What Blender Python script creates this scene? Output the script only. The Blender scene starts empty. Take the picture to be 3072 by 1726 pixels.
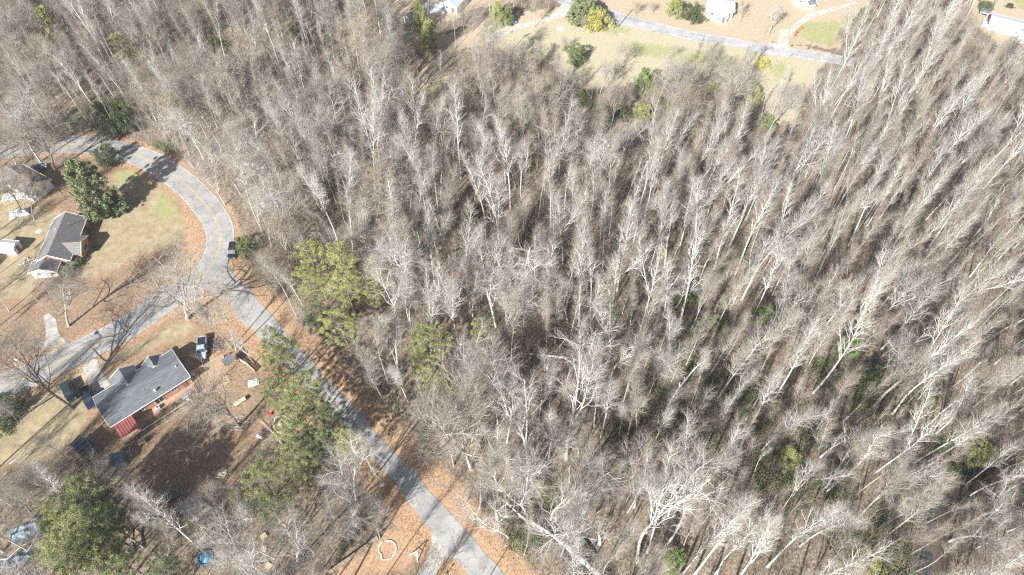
import bpy, math, random
import numpy as np
from mathutils import Vector, Matrix, Quaternion
R=math.radians
scene=bpy.context.scene
# ------------------------------------------------------------------ camera, sky, sun, exposure
H=125.0; TH=R(36); FP=2048.0; W0,H0=3072,1726
cam=bpy.data.cameras.new('camera'); co=bpy.data.objects.new('camera',cam); scene.collection.objects.link(co)
cam.sensor_width=36; cam.lens=36*FP/W0; cam.clip_start=1; cam.clip_end=3000
co.location=(0,0,H); co.rotation_euler=(TH,0,0); scene.camera=co
SUN_EL=R(34); SAZ=R(30)          # shadows fall 30 degrees to the right of straight ahead
world=bpy.data.worlds.new('World'); scene.world=world; world.use_nodes=True
nt=world.node_tree; bg=nt.nodes['Background']; sky=nt.nodes.new('ShaderNodeTexSky')
sky.sky_type='NISHITA'; sky.sun_disc=False; sky.sun_elevation=SUN_EL
sky.sun_rotation=SAZ+math.pi; sky.air_density=1.0; sky.dust_density=1.5; sky.ozone_density=1.0
nt.links.new(sky.outputs[0],bg.inputs[0]); bg.inputs[1].default_value=0.05
sl=bpy.data.lights.new('sun','SUN'); sl.energy=5.0; sl.angle=R(0.5); sl.color=(1,0.975,0.935)
so=bpy.data.objects.new('sun',sl); scene.collection.objects.link(so)
sdir=Vector((-math.sin(SAZ)*math.cos(SUN_EL),-math.cos(SAZ)*math.cos(SUN_EL),math.sin(SUN_EL)))
so.rotation_euler=sdir.to_track_quat('Z','Y').to_euler(); so.location=(0,0,200)
scene.render.engine='CYCLES'; scene.cycles.use_denoising=False; scene.cycles.pixel_filter_type='BLACKMAN_HARRIS'; scene.cycles.filter_width=1.3
scene.view_settings.view_transform='Standard'; scene.view_settings.look='None'
scene.view_settings.exposure=1.4; scene.view_settings.gamma=1

# ------------------------------------------------------------------ helpers
rng=np.random.default_rng(7); rnd=random.Random(11)
cF=np.array([0,math.sin(TH),-math.cos(TH)]); cR=np.array([1.,0,0]); cD=np.cross(cF,cR)
def G(px,py,z=0.0):
    d=cF*FP+cR*(px-W0/2)+cD*(py-H0/2); t=(z-H)/d[2]; return (d[0]*t,d[1]*t)
def P(x,y,z=0.0):
    v=np.array([x,y,z-H]); k=v@cF; return (W0/2+FP*(v@cR)/k, H0/2+FP*(v@cD)/k)
def Parr(x,y,z=0.0):
    x=np.asarray(x,float);y=np.asarray(y,float);zz=z-H
    k=y*cF[1]+zz*cF[2]; return W0/2+FP*x/k, H0/2+FP*(y*cD[1]+zz*cD[2])/k
ZO={1:(0,350,.4491),2:(0,950,.3494),3:(0,1300,.3494),4:(700,950,.5364),5:(1100,0,.3882),6:(2050,0,.3967),7:(0,0,.427),
    8:(1500,400,.4147),9:(2300,1200,.3635),10:(1500,1000,.5017),11:(2300,400,.553),12:(600,400,.4147),13:(0,400,.311),14:(2750,0,.1382),
    21:(1000,1300,.2944),22:(500,750,.38),23:(60,1000,.2073),24:(280,1030,.2073),25:(500,980,.2764),26:(1200,0,.1941),0:(0,0,1)}
def Z(k,x,y): a,b,s=ZO[k]; return (a+x*s,b+y*s)
def ZL(k,*pts): return [Z(k,*p) for p in pts]
def GZ(k,x,y,z=0.0): return G(*Z(k,x,y),z)
def srgb(r,g,b):
    f=lambda c:(c/255/12.92) if c/255<=.04045 else ((c/255+.055)/1.055)**2.4
    return (f(r),f(g),f(b))
def link(o,parent=None):
    scene.collection.objects.link(o)
    if parent is not None: o.parent=parent
    return o
def tag(o,label=None,cat=None,group=None,kind=None):
    if label: o['label']=label
    if cat: o['category']=cat
    if group: o['group']=group
    if kind: o['kind']=kind
    return o
def empty(name,label,cat,loc,rz=0,group=None):
    o=bpy.data.objects.new(name,None); o.empty_display_size=.5; link(o); o.location=loc; o.rotation_euler=(0,0,rz)
    return tag(o,label,cat,group)
class MB:
    def __init__(s): s.v=[]; s.f=[]; s.sm=[]
    def add(s,vs,fs,smooth=False):
        n=len(s.v); s.v+= [tuple(map(float,p)) for p in vs]; s.f+=[tuple(i+n for i in f) for f in fs]; s.sm+=[smooth]*len(fs); return s
    def box(s,x0,x1,y0,y1,z0,z1):
        return s.add([(x0,y0,z0),(x1,y0,z0),(x1,y1,z0),(x0,y1,z0),(x0,y0,z1),(x1,y0,z1),(x1,y1,z1),(x0,y1,z1)],
              [(0,3,2,1),(4,5,6,7),(0,1,5,4),(1,2,6,5),(2,3,7,6),(3,0,4,7)])
    def bar(s,a,b,w,h):   # box beam from a to b, w wide, h high (z centred)
        a=Vector(a);b=Vector(b);d=(b-a).normalized(); up=Vector((0,0,1)) if abs(d.z)<.95 else Vector((1,0,0))
        n=d.cross(up).normalized(); u=n.cross(d).normalized(); vs=[]
        for p in(a,b):
            for i,j in((-1,-1),(1,-1),(1,1),(-1,1)): vs.append(p+n*(i*w/2)+u*(j*h/2))
        return s.add(vs,[(0,1,2,3),(7,6,5,4),(0,4,5,1),(1,5,6,2),(2,6,7,3),(3,7,4,0)])
    def tube(s,pts,rad,n=8,cap=True):
        pts=[Vector(p) for p in pts]; m=len(pts)
        if not hasattr(rad,'__len__'): rad=[rad]*m
        vs=[];fs=[]
        for i,p in enumerate(pts):
            d=(pts[min(i+1,m-1)]-pts[max(i-1,0)]).normalized(); up=Vector((0,0,1)) if abs(d.z)<.9 else Vector((1,0,0))
            a=d.cross(up).normalized(); b=d.cross(a)
            for k in range(n):
                t=2*math.pi*k/n; vs.append(p+(a*math.cos(t)+b*math.sin(t))*rad[i])
        for i in range(m-1):
            for k in range(n): fs.append((i*n+k,i*n+(k+1)%n,(i+1)*n+(k+1)%n,(i+1)*n+k))
        if cap: fs.append(tuple(range(n))); fs.append(tuple((m-1)*n+k for k in reversed(range(n))))
        return s.add(vs,fs,True)
    def slab(s,pts,t):   # planar polygon pts (upper face), thickness t downwards
        n=len(pts); lo=[(p[0],p[1],p[2]-t) for p in pts]
        return s.add(list(pts)+lo,[tuple(range(n)),tuple(range(2*n-1,n-1,-1))]+[(i,i+n,(i+1)%n+n,(i+1)%n) for i in range(n)])
    def disc(s,c,r,h,n=20):
        return s.tube([(c[0],c[1],c[2]),(c[0],c[1],c[2]+h)],r,n)
    def build(s,name,mat,parent=None,loc=None):
        me=bpy.data.meshes.new(name); me.from_pydata(s.v,[],s.f); me.polygons.foreach_set('use_smooth',s.sm)
        me.materials.append(mat); me.validate(); 
        import bmesh as _b
        bm=_b.new(); bm.from_mesh(me); _b.ops.recalc_face_normals(bm,faces=bm.faces); bm.to_mesh(me); bm.free()
        o=bpy.data.objects.new(name,me); link(o,parent)
        if loc: o.location=loc
        return o
def npmesh(name,V,F,mat,smooth=True):
    V=np.asarray(V,np.float32);F=np.asarray(F,np.int32); me=bpy.data.meshes.new(name)
    me.vertices.add(len(V)); me.vertices.foreach_set('co',V.ravel())
    k=F.shape[1]; me.loops.add(F.size); me.loops.foreach_set('vertex_index',F.ravel())
    me.polygons.add(len(F)); me.polygons.foreach_set('loop_start',np.arange(0,F.size,k,dtype=np.int32))
    me.polygons.foreach_set('loop_total',np.full(len(F),k,np.int32)); me.polygons.foreach_set('use_smooth',np.full(len(F),smooth))
    me.update(calc_edges=True); me.materials.append(mat); return me
def kids(o): return list(o.children)
def copy_tree(o,parent=None,ch=None):
    c=o.copy(); scene.collection.objects.link(c)
    if parent is not None: c.parent=parent
    for k in (CH.get(o.name,[]) if ch is None else ch): copy_tree(k,c)
    return c
CH={}

# ------------------------------------------------------------------ materials
def mat(name,c1,c2=None,scale=4,rough=.85,detail=5,bump=0,objrand=0,metal=0,c3=None,spec=.3,stretch=None,coord='Object',pos=(.35,.65)):
    m=bpy.data.materials.new(name); m.use_nodes=True; n=m.node_tree; b=n.nodes['Principled BSDF']
    b.inputs['Roughness'].default_value=rough; b.inputs['Metallic'].default_value=metal
    b.inputs['Specular IOR Level'].default_value=spec
    c2=c2 or tuple(x*.8 for x in c1)
    tc=n.nodes.new('ShaderNodeTexCoord'); src=tc.outputs[coord]
    if stretch:
        mp=n.nodes.new('ShaderNodeMapping'); mp.inputs['Scale'].default_value=stretch; n.links.new(src,mp.inputs[0]); src=mp.outputs[0]
    no=n.nodes.new('ShaderNodeTexNoise'); no.inputs['Scale'].default_value=scale; no.inputs['Detail'].default_value=detail
    n.links.new(src,no.inputs['Vector'])
    cr=n.nodes.new('ShaderNodeValToRGB'); e=cr.color_ramp.elements; e[0].position=pos[0]; e[1].position=pos[1]
    e[0].color=(*c1,1); e[1].color=(*c2,1)
    if c3: k=e.new((pos[0]+pos[1])/2); k.color=(*c3,1)
    n.links.new(no.outputs['Fac'],cr.inputs[0]); out=cr.outputs[0]
    if objrand:
        oi=n.nodes.new('ShaderNodeObjectInfo'); mr=n.nodes.new('ShaderNodeMapRange')
        mr.inputs['To Min'].default_value=1-objrand; mr.inputs['To Max'].default_value=1+objrand
        n.links.new(oi.outputs['Random'],mr.inputs['Value'])
        mx=n.nodes.new('ShaderNodeVectorMath'); mx.operation='SCALE'; n.links.new(out,mx.inputs[0]); n.links.new(mr.outputs[0],mx.inputs['Scale']); out=mx.outputs[0]
    n.links.new(out,b.inputs['Base Color'])
    if bump:
        bp=n.nodes.new('ShaderNodeBump'); bp.inputs['Strength'].default_value=bump; bp.inputs['Distance'].default_value=.05
        n.links.new(no.outputs['Fac'],bp.inputs['Height']); n.links.new(bp.outputs[0],b.inputs['Normal'])
    return m
M={}
M['bark_pale']=mat('bark_pale',(.60,.585,.555),(.36,.345,.32),3,.9,objrand=.18,stretch=(1,1,.35))
M['bark_grey']=mat('bark_grey',(.40,.375,.335),(.25,.23,.20),3,.9,objrand=.22,stretch=(1,1,.35))
M['bark_dark']=mat('bark_dark',(.25,.21,.18),(.14,.115,.095),3,.9,objrand=.2,stretch=(1,1,.35))
M['twig_pale']=mat('twig_pale',(.43,.405,.365),(.30,.28,.25),.5,.9,objrand=.18)
M['twig_grey']=mat('twig_grey',(.40,.365,.315),(.275,.25,.205),.5,.9,objrand=.22)
M['twig_pink']=mat('twig_pink',(.42,.345,.295),(.29,.235,.195),.5,.9,objrand=.2)
M['twig_tan']=mat('twig_tan',(.42,.35,.26),(.29,.235,.165),.5,.9,objrand=.2)
M['twig_dark']=mat('twig_dark',(.23,.20,.175),(.17,.145,.12),.5,.9)
def leafmat(name,a,b,c):
    m=mat(name,a,b,1.6,.55,c3=c,detail=3,objrand=.12,spec=.25); return m
M['pine']=leafmat('pine_needles',(.14,.165,.06),(.31,.335,.14),(.22,.245,.095))
M['pine_y']=leafmat('pine_needles_yellow',(.175,.195,.06),(.37,.385,.145),(.265,.285,.10))
M['pine_d']=leafmat('pine_needles_dark',(.08,.11,.05),(.20,.235,.11),(.135,.165,.075))
M['magnolia']=leafmat('magnolia_leaf',(.085,.115,.045),(.34,.37,.21),(.165,.20,.085))
M['shrub_d']=leafmat('shrub_dark',(.05,.07,.03),(.11,.14,.06),(.08,.10,.045))
M['shrub_g']=leafmat('shrub_green',(.10,.15,.05),(.22,.27,.10),(.15,.20,.07))
M['shrub_y']=leafmat('shrub_yellow',(.26,.25,.06),(.44,.40,.12),(.35,.33,.09))
M['ivy']=leafmat('ivy',(.07,.13,.03),(.20,.30,.07),(.12,.20,.05))

# ------------------------------------------------------------------ layout polygons (source pixels, cast onto the ground)
def poly(pts): return np.array([G(*p) for p in pts])
def inpoly(px,py,pl):
    r=np.zeros(np.shape(px),bool); n=len(pl)
    for i in range(n):
        x0,y0=pl[i]; x1,y1=pl[(i+1)%n]
        c=((y0>py)!=(y1>py)); 
        with np.errstate(divide='ignore',invalid='ignore'): xx=(x1-x0)*(py-y0)/(y1-y0)+x0
        r^=c&(px<xx)
    return r
def dline(px,py,pts):
    d=np.full(np.shape(px),1e9)
    for i in range(len(pts)-1):
        a=pts[i];b=pts[i+1];ab=(b[0]-a[0],b[1]-a[1]);L=ab[0]**2+ab[1]**2+1e-9
        t=np.clip(((px-a[0])*ab[0]+(py-a[1])*ab[1])/L,0,1)
        d=np.minimum(d,np.hypot(px-a[0]-t*ab[0],py-a[1]-t*ab[1]))
    return d
def resamp(pts,step):
    pts=np.array(pts,float)
    # Catmull-Rom smoothing then arclength sampling
    P_=np.vstack([2*pts[0]-pts[1],pts,2*pts[-1]-pts[-2]]); out=[]
    for i in range(1,len(P_)-2):
        for t in np.linspace(0,1,16,endpoint=False):
            p0,p1,p2,p3=P_[i-1],P_[i],P_[i+1],P_[i+2]
            out.append(.5*((2*p1)+(-p0+p2)*t+(2*p0-5*p1+4*p2-p3)*t*t+(-p0+3*p1-3*p2+p3)*t**3))
    out.append(P_[-2]); out=np.array(out); s=np.r_[0,np.cumsum(np.hypot(*np.diff(out,axis=0).T))]
    n=max(2,int(s[-1]/step)); q=np.linspace(0,s[-1],n+1)
    return np.c_[np.interp(q,s,out[:,0]),np.interp(q,s,out[:,1])]
main_px=[(-260,1290),(-130,1225),(0,1165),(105,1120),(189,1079),(297,1027),(349,1000),(423,957),(494,905),(566,862),(615,823),(644,783),(658,741),(660,698),(647,660),(622,624),(588,583),(550,548),(503,514),(431,475),(341,448),(251,434),(135,436),(0,455),(-200,480),(-420,500)]
main_c=resamp([G(*p) for p in main_px],1.5)
sideR_px=[(668,740),(686,784),(701,826),(732,856),(766,894),(800,932),(842,978),(869,1016),(915,1060),(937,1084),(967,1122),(990,1149),(1021,1183),(1051,1206),(1105,1270),(1159,1332),(1191,1368),(1230,1400),(1265,1438),(1280,1465),(1321,1503),(1362,1550),(1392,1588),(1436,1633),(1459,1665),(1495,1700),(1512,1726),(1580,1810),(1680,1930)]
sideL_px=[(600,850),(640,885),(690,905),(708,945),(740,975),(766,993),(781,1016),(823,1073),(858,1098),(895,1134),(952,1194),(1000,1250),(1053,1315),(1112,1368),(1147,1409),(1183,1445),(1215,1488),(1236,1524),(1265,1559),(1294,1590),(1330,1640),(1362,1674),(1383,1694),(1408,1726),(1470,1810),(1570,1930)]
sideR=resamp([G(*p) for p in sideR_px],1.5); sideL=resamp([G(*p) for p in sideL_px],1.5)
def tonum(a,n): 
    s=np.linspace(0,1,len(a)); q=np.linspace(0,1,n); return np.c_[np.interp(q,s,a[:,0]),np.interp(q,s,a[:,1])]
N_=110; sL=tonum(sideL,N_); sR=tonum(sideR,N_); side_c=(sL+sR)/2
topU=resamp([G(*p) for p in [(1640,-60),(1720,-10),(1780,12),(1870,42),(1993,74),(2100,99),(2200,115),(2288,133),(2379,147),(2494,163),(2570,176)]],2)
topL=resamp([G(*p) for p in [(1600,-35),(1680,12),(1760,42),(1861,74),(1974,99),(2100,127),(2189,137),(2288,161),(2379,173),(2478,188),(2560,202)]],2)
tU=tonum(topU,80); tL=tonum(topL,80); top_c=(tU+tL)/2
OPEN=[poly(p) for p in [
 [(-80,520),(60,500),(200,480),(330,470),(420,500),(530,570),(610,660),(640,740),(600,800),(520,860),(420,930),(300,1000),(180,1050),(60,1100),(-80,1140)],
 [(100,1170),(300,1050),(480,950),(590,890),(640,900),(740,1000),(820,1110),(900,1200),(960,1260),(900,1330),(800,1330),(740,1420),(690,1470),(600,1480),(540,1560),(420,1480),(330,1390),(200,1370),(100,1400),(-80,1420),(-80,1240)],
 [(1000,1710),(1140,1615),(1190,1560),(1210,1470),(1260,1540),(1460,1800),(980,1800)],
 [(1290,130),(1380,85),(1480,50),(1560,40),(1680,20),(1900,40),(2200,110),(2500,160),(2440,240),(2410,300),(2390,370),(2330,380),(2290,300),(2200,255),(2150,210),(2100,230),(1990,235),(1900,250),(1760,270),(1690,230),(1640,180),(1560,180),(1500,140),(1400,140),(1330,150)],
 [(1760,0),(1990,-20),(2300,-60),(2640,-60),(2620,0),(2560,60),(2520,150),(2200,110),(1990,80),(1840,50)],
 [(2890,-40),(3200,-60),(3300,250),(3060,160),(2990,130),(2930,80)],
 [(1150,-60),(1560,-60),(1540,10),(1400,30),(1370,60),(1300,60),(1200,75),(1170,30)],
 [(1240,240),(1330,130),(1390,140),(1370,180),(1350,230),(1330,290),(1290,340),(1250,330)],
]]
MEADOW=poly([(1600,60),(1900,70),(2200,125),(2480,175),(2440,250),(2410,300),(2390,370),(2330,380),(2290,300),(2200,255),(2150,210),(2100,230),(1990,235),(1900,250),(1760,270),(1690,230),(1640,180),(1570,150),(1500,120)])
creekA=resamp([G(*p) for p in ZL(9,(2400,450),(2150,520),(1900,500),(1760,560),(1600,530),(1450,500),(1330,440),(1250,520),(1420,640),(1640,690),(1540,750),(1440,830),(1420,950),(1400,1150),(1360,1400),(1300,1700))],1.)
creekB=resamp([G(*p) for p in [(1500,1480),(1560,1500),(1620,1530),(1690,1560),(1735,1610),(1765,1680),(1800,1760),(1850,1850)]],1.)
creekC=resamp([G(*p) for p in [(1650,1370),(1668,1420),(1690,1480),(1700,1530),(1690,1570)]],1.)
def sm(a,b,x): t=np.clip((x-a)/(b-a),0,1); return t*t*(3-2*t)
def height(x,y):
    x=np.asarray(x,float); y=np.asarray(y,float)
    flat=np.minimum(dline(x,y,main_c[::4])-5,np.minimum(dline(x,y,side_c[::4])-6,dline(x,y,top_c[::4])-5))
    m=sm(0,9,flat)
    for o in OPEN: m=m*np.where(inpoly(x,y,o),0,1)
    n=.35*np.sin(x*.21+1.3)*np.sin(y*.17+.4)+.2*np.sin(x*.53+y*.31)+.12*np.sin(x*1.1-y*.9)
    z=m*n
    z=z-2.3*(1-sm(.6,3.2,dline(x,y,creekA)))-2.6*(1-sm(.8,4.5,dline(x,y,creekB)))-1.4*(1-sm(.5,3.,dline(x,y,creekC)))
    return z
def h1(x,y): return float(height(np.array([x]),np.array([y]))[0])

# ------------------------------------------------------------------ ground sheet
def ground():
    xs=np.r_[[-2500,-1200,-600,-320],np.arange(-200,200.1,.9),[320,600,1200,2500]]
    ys=np.r_[[-1500,-600,-200,-60],np.arange(2,270.1,.9),[330,450,700,1300,2800]]
    X,Y=np.meshgrid(xs,ys); x=X.ravel(); y=Y.ravel(); z=height(x,y)
    nx,ny=len(xs),len(ys); i=np.arange(nx*ny).reshape(ny,nx)
    F=np.stack([i[:-1,:-1],i[:-1,1:],i[1:,1:],i[1:,:-1]],-1).reshape(-1,4)
    m=bpy.data.materials.new('ground_cover'); m.use_nodes=True; n=m.node_tree; b=n.nodes['Principled BSDF']; b.inputs['Roughness'].default_value=.95
    b.inputs['Specular IOR Level'].default_value=.1
    me=npmesh('ground',np.c_[x,y,z],F,m)
    # masks, softened by jittered coordinates
    def soft(f):
        a=np.zeros_like(x)
        for k in range(7):
            jx=x+rng.normal(0,1.1,x.size); jy=y+rng.normal(0,1.1,x.size); a+=f(jx,jy)
        return a/7
    near=(np.abs(x)<200)&(y>0)&(y<270)
    def anyof(ps): return lambda a,c: np.any([inpoly(a,c,p) for p in ps],axis=0).astype(float)
    openm=soft(anyof(OPEN))
    lawn=soft(anyof([poly(p) for p in [
      [(330,520),(420,500),(530,560),(560,640),(570,700),(520,740),(400,780),(300,840),(240,840),(290,700),(330,640)],
      [(-80,560),(100,600),(200,640),(140,760),(100,900),(-80,900)],
      [(100,1180),(260,1080),(340,1060),(560,950),(600,1000),(470,1050),(330,1090),(260,1270),(150,1400),(-80,1420),(-80,1240)]]]))
    mead=soft(lambda a,c: inpoly(a,c,MEADOW).astype(float))
    north=soft(anyof([OPEN[4],OPEN[5],OPEN[3],OPEN[6],OPEN[7]]))
    green=soft(anyof([poly(p) for p in [
      [(330,520),(400,500),(430,530),(400,560),(350,550)],[(440,560),(500,570),(530,620),(540,690),(480,660),(430,640),(470,610)],
      [(2370,60),(2560,60),(2500,150),(2400,120)],[(2330,175),(2380,200),(2340,260),(2300,220)],[(1810,70),(1900,80),(1890,110),(1810,110)],
      [(3030,-20),(3200,-20),(3200,60),(3040,30)],[(-60,1280),(40,1240),(60,1300),(-60,1360)],[(1390,1690),(1440,1700),(1440,1760),(1380,1760)],
      [(1880,120),(2050,140),(2300,180),(2150,200),(1900,170)],[(1270,260),(1330,230),(1320,300),(1280,300)]]]))
    verge=1-sm(3.5,10.5,dline(x,y,side_c[::3])); verge=np.maximum(verge,.75*(1-sm(3.6,7,dline(x,y,main_c[::4]))))
    bare=soft(anyof([poly(p) for p in [[(540,600),(600,660),(620,740),(590,790),(530,830),(555,720)],[(540,1050),(700,1060),(690,1180),(560,1180)],
       [(1000,1710),(1140,1615),(1190,1560),(1210,1480),(1290,1600),(1220,1720),(1000,1760)]]]))
    red=np.maximum(verge*.9,bare*.8)
    dark_ground=np.maximum(1-sm(1.5,5,dline(x,y,creekA)),1-sm(2,6,dline(x,y,creekB)))
    dark_ground=np.maximum(dark_ground,.45*soft(anyof([poly([(200,1440),(420,1330),(640,1260),(740,1330),(760,1500),(560,1640),(200,1726)])])))  # darker ground colour along the creeks and over the lower-left yard
    def attr(nm,arrs):
        a=me.color_attributes.new(nm,'FLOAT_COLOR','POINT'); c=np.ones((x.size,4),np.float32)
        for k,v in enumerate(arrs): c[:,k]=v
        a.data.foreach_set('color',c.ravel())
    attr('zone',[np.maximum(lawn,openm*.35),mead,np.clip(red,0,1)]); attr('tint',[green,dark_ground,north])
    N=n.nodes; Lk=n.links
    def att(nm): a=N.new('ShaderNodeAttribute'); a.attribute_name=nm; s=N.new('ShaderNodeSeparateColor'); Lk.new(a.outputs['Color'],s.inputs[0]); return s
    z1=att('zone'); z2=att('tint'); tc=N.new('ShaderNodeTexCoord')
    def noise(sc,det=6,ro=.6,st=None):
        q=N.new('ShaderNodeTexNoise'); q.inputs['Scale'].default_value=sc; q.inputs['Detail'].default_value=det; q.inputs['Roughness'].default_value=ro
        src=tc.outputs['Object']
        if st:
            mp=N.new('ShaderNodeMapping'); mp.inputs['Scale'].default_value=st; mp.inputs['Rotation'].default_value=(0,0,.5); Lk.new(src,mp.inputs[0]); src=mp.outputs[0]
        Lk.new(src,q.inputs['Vector']); return q.outputs['Fac']
    def ramp(f,stops):
        r=N.new('ShaderNodeValToRGB'); e=r.color_ramp.elements; e[0].position,e[0].color=stops[0][0],(*stops[0][1],1); e[1].position,e[1].color=stops[-1][0],(*stops[-1][1],1)
        for p_,c_ in stops[1:-1]: k=e.new(p_); k.color=(*c_,1)
        Lk.new(f,r.inputs[0]); return r.outputs[0]
    def mix(f,a,c):
        q=N.new('ShaderNodeMix'); q.data_type='RGBA'; Lk.new(f,q.inputs[0]); Lk.new(a,q.inputs[6]); Lk.new(c,q.inputs[7]); return q.outputs[2]
    def blend(mask,noi,lo=.35,hi=.65,k=.75):   # ragged edge: mask + noise threshold
        a=N.new('ShaderNodeMath'); a.operation='MULTIPLY_ADD'; Lk.new(noi,a.inputs[0]); a.inputs[1].default_value=k
        Lk.new(mask,a.inputs[2]); s=N.new('ShaderNodeMath'); s.operation='SUBTRACT'; Lk.new(a.outputs[0],s.inputs[0]); s.inputs[1].default_value=k/2
        r=N.new('ShaderNodeMapRange'); r.inputs['From Min'].default_value=lo; r.inputs['From Max'].default_value=hi; Lk.new(s.outputs[0],r.inputs[0]); return r.outputs[0]
    nf=noise(1.8,8,.75); nm_=noise(.25,5); nb=noise(.06,4); ng=noise(.5,7,.7)
    forest=ramp(nf,[(.36,(.055,.045,.035)),(.48,(.15,.122,.092)),(.58,(.25,.20,.148)),(.68,(.40,.32,.235))])
    forest=mix(blend(nb,nm_,.58,.70,.3),forest,ramp(nf,[(.3,(.11,.07,.045)),(.52,(.26,.17,.11)),(.75,(.40,.27,.18))]))
    yard=ramp(nf,[(.3,(.13,.082,.05)),(.5,(.26,.175,.11)),(.72,(.37,.27,.18))])
    lawnc=ramp(ng,[(.3,(.19,.15,.09)),(.5,(.28,.23,.145)),(.7,(.355,.30,.20))])
    redc=ramp(nf,[(.28,(.18,.11,.065)),(.5,(.345,.23,.145)),(.72,(.46,.335,.22))])
    meadc=ramp(nf,[(.34,(.27,.235,.15)),(.5,(.38,.34,.235)),(.66,(.46,.415,.30))])
    northc=ramp(nf,[(.3,(.25,.20,.135)),(.5,(.38,.31,.22)),(.7,(.46,.40,.29))])
    greenc=ramp(nf,[(.3,(.17,.19,.06)),(.7,(.34,.36,.16))])
    c=mix(blend(z1.outputs[0],nm_,.22,.4,.3),forest,yard)
    c=mix(blend(z1.outputs[0],ng,.55,.8,.4),c,lawnc)
    c=mix(blend(z2.outputs[2],nm_,.4,.6),c,northc)
    c=mix(blend(z1.outputs[1],nm_,.4,.6),c,meadc)
    c=mix(blend(z1.outputs[2],ng,.35,.65),c,redc)
    c=mix(blend(z2.outputs[0],ng,.55,1.2,.9),c,greenc)
    dk=ramp(nf,[(.3,(.05,.042,.034)),(.7,(.10,.08,.06))])
    c=mix(blend(z2.outputs[1],ng,.45,.8,.5),c,dk)
    Lk.new(c,b.inputs['Base Color'])
    bp=N.new('ShaderNodeBump'); bp.inputs['Strength'].default_value=.6; bp.inputs['Distance'].default_value=.12; Lk.new(nf,bp.inputs['Height']); Lk.new(bp.outputs[0],b.inputs['Normal'])
    o=link(bpy.data.objects.new('ground',me)); tag(o,kind='structure')
ground()

# ------------------------------------------------------------------ roads, drives, markings
def asphalt(name,a,b_,c):
    m=mat(name,a,b_,.35,.9,8,c3=c,pos=(.3,.7)); n=m.node_tree; N=n.nodes; b=N['Principled BSDF']
    base=b.inputs['Base Color'].links[0].from_socket
    q=N.new('ShaderNodeTexNoise'); q.inputs['Scale'].default_value=9; q.inputs['Detail'].default_value=6
    v=N.new('ShaderNodeTexVoronoi'); v.feature='DISTANCE_TO_EDGE'; v.inputs['Scale'].default_value=.32
    t=N.new('ShaderNodeTexCoord'); w=N.new('ShaderNodeTexNoise'); w.inputs['Scale'].default_value=.8
    n.links.new(t.outputs['Object'],w.inputs['Vector']); ad=N.new('ShaderNodeVectorMath'); ad.operation='MULTIPLY_ADD'
    n.links.new(w.outputs['Color'],ad.inputs[0]); ad.inputs[1].default_value=(2.5,2.5,0); n.links.new(t.outputs['Object'],ad.inputs[2]); n.links.new(ad.outputs[0],v.inputs['Vector'])
    n.links.new(t.outputs['Object'],q.inputs['Vector'])
    mr=N.new('ShaderNodeMapRange'); mr.inputs['From Max'].default_value=.035; mr.inputs['To Min'].default_value=.68; n.links.new(v.outputs['Distance'],mr.inputs[0])
    m2=N.new('ShaderNodeMapRange'); m2.inputs['From Min'].default_value=.3; m2.inputs['From Max'].default_value=.7; m2.inputs['To Min'].default_value=.80; m2.inputs['To Max'].default_value=1.16; n.links.new(q.outputs['Fac'],m2.inputs[0])
    mu=N.new('ShaderNodeMath'); mu.operation='MULTIPLY'; n.links.new(mr.outputs[0],mu.inputs[0]); n.links.new(m2.outputs[0],mu.inputs[1])
    pn=N.new('ShaderNodeTexNoise'); pn.inputs['Scale'].default_value=.16; pn.inputs['Detail'].default_value=3; n.links.new(t.outputs['Object'],pn.inputs['Vector'])
    m3=N.new('ShaderNodeMapRange'); m3.inputs['From Min'].default_value=.52; m3.inputs['From Max'].default_value=.55; m3.inputs['To Min'].default_value=1; m3.inputs['To Max'].default_value=.86; n.links.new(pn.outputs['Fac'],m3.inputs[0])
    mv=N.new('ShaderNodeMath'); mv.operation='MULTIPLY'; n.links.new(mu.outputs[0],mv.inputs[0]); n.links.new(m3.outputs[0],mv.inputs[1]); mu=mv
    sc=N.new('ShaderNodeVectorMath'); sc.operation='SCALE'; n.links.new(base,sc.inputs[0]); n.links.new(mu.outputs[0],sc.inputs['Scale']); n.links.new(sc.outputs[0],b.inputs['Base Color'])
    return m
M['asphalt']=asphalt('asphalt_worn',(.25,.248,.24),(.335,.33,.315),(.29,.287,.28))
M['asphalt2']=asphalt('asphalt_grey',(.265,.262,.255),(.345,.34,.325),(.30,.297,.29))
M['asphalt3']=asphalt('asphalt_pale',(.30,.31,.33),(.40,.405,.415),(.35,.355,.365))  # paler, slightly bluer asphalt for the far road
M['concrete']=mat('concrete_drive',(.27,.26,.24),(.41,.395,.365),.6,.9,7)
M['gravel']=mat('gravel_drive',(.33,.30,.26),(.48,.45,.40),.9,.95,8)
M['yellow']=mat('road_yellow',(.48,.36,.14),(.34,.29,.18),1.5,.8,pos=(.4,.75))
M['white']=mat('road_white',(.55,.55,.54),(.36,.36,.35),1.5,.8,pos=(.4,.6))
def strip(name,A,B,z,m):
    n=len(A); V=np.zeros((2*n,3)); V[:n,:2]=A; V[n:,:2]=B; V[:,2]=z
    F=[(i,i+1,n+i+1,n+i) for i in range(n-1)]; me=npmesh(name,V,F,m,False); 
    import bmesh as _b
    bm=_b.new(); bm.from_mesh(me); _b.ops.recalc_face_normals(bm,faces=bm.faces)
    for f in bm.faces:
        if f.normal.z<0: f.normal_flip()
    bm.to_mesh(me); bm.free()
    o=link(bpy.data.objects.new(name,me)); return tag(o,kind='structure')
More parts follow.
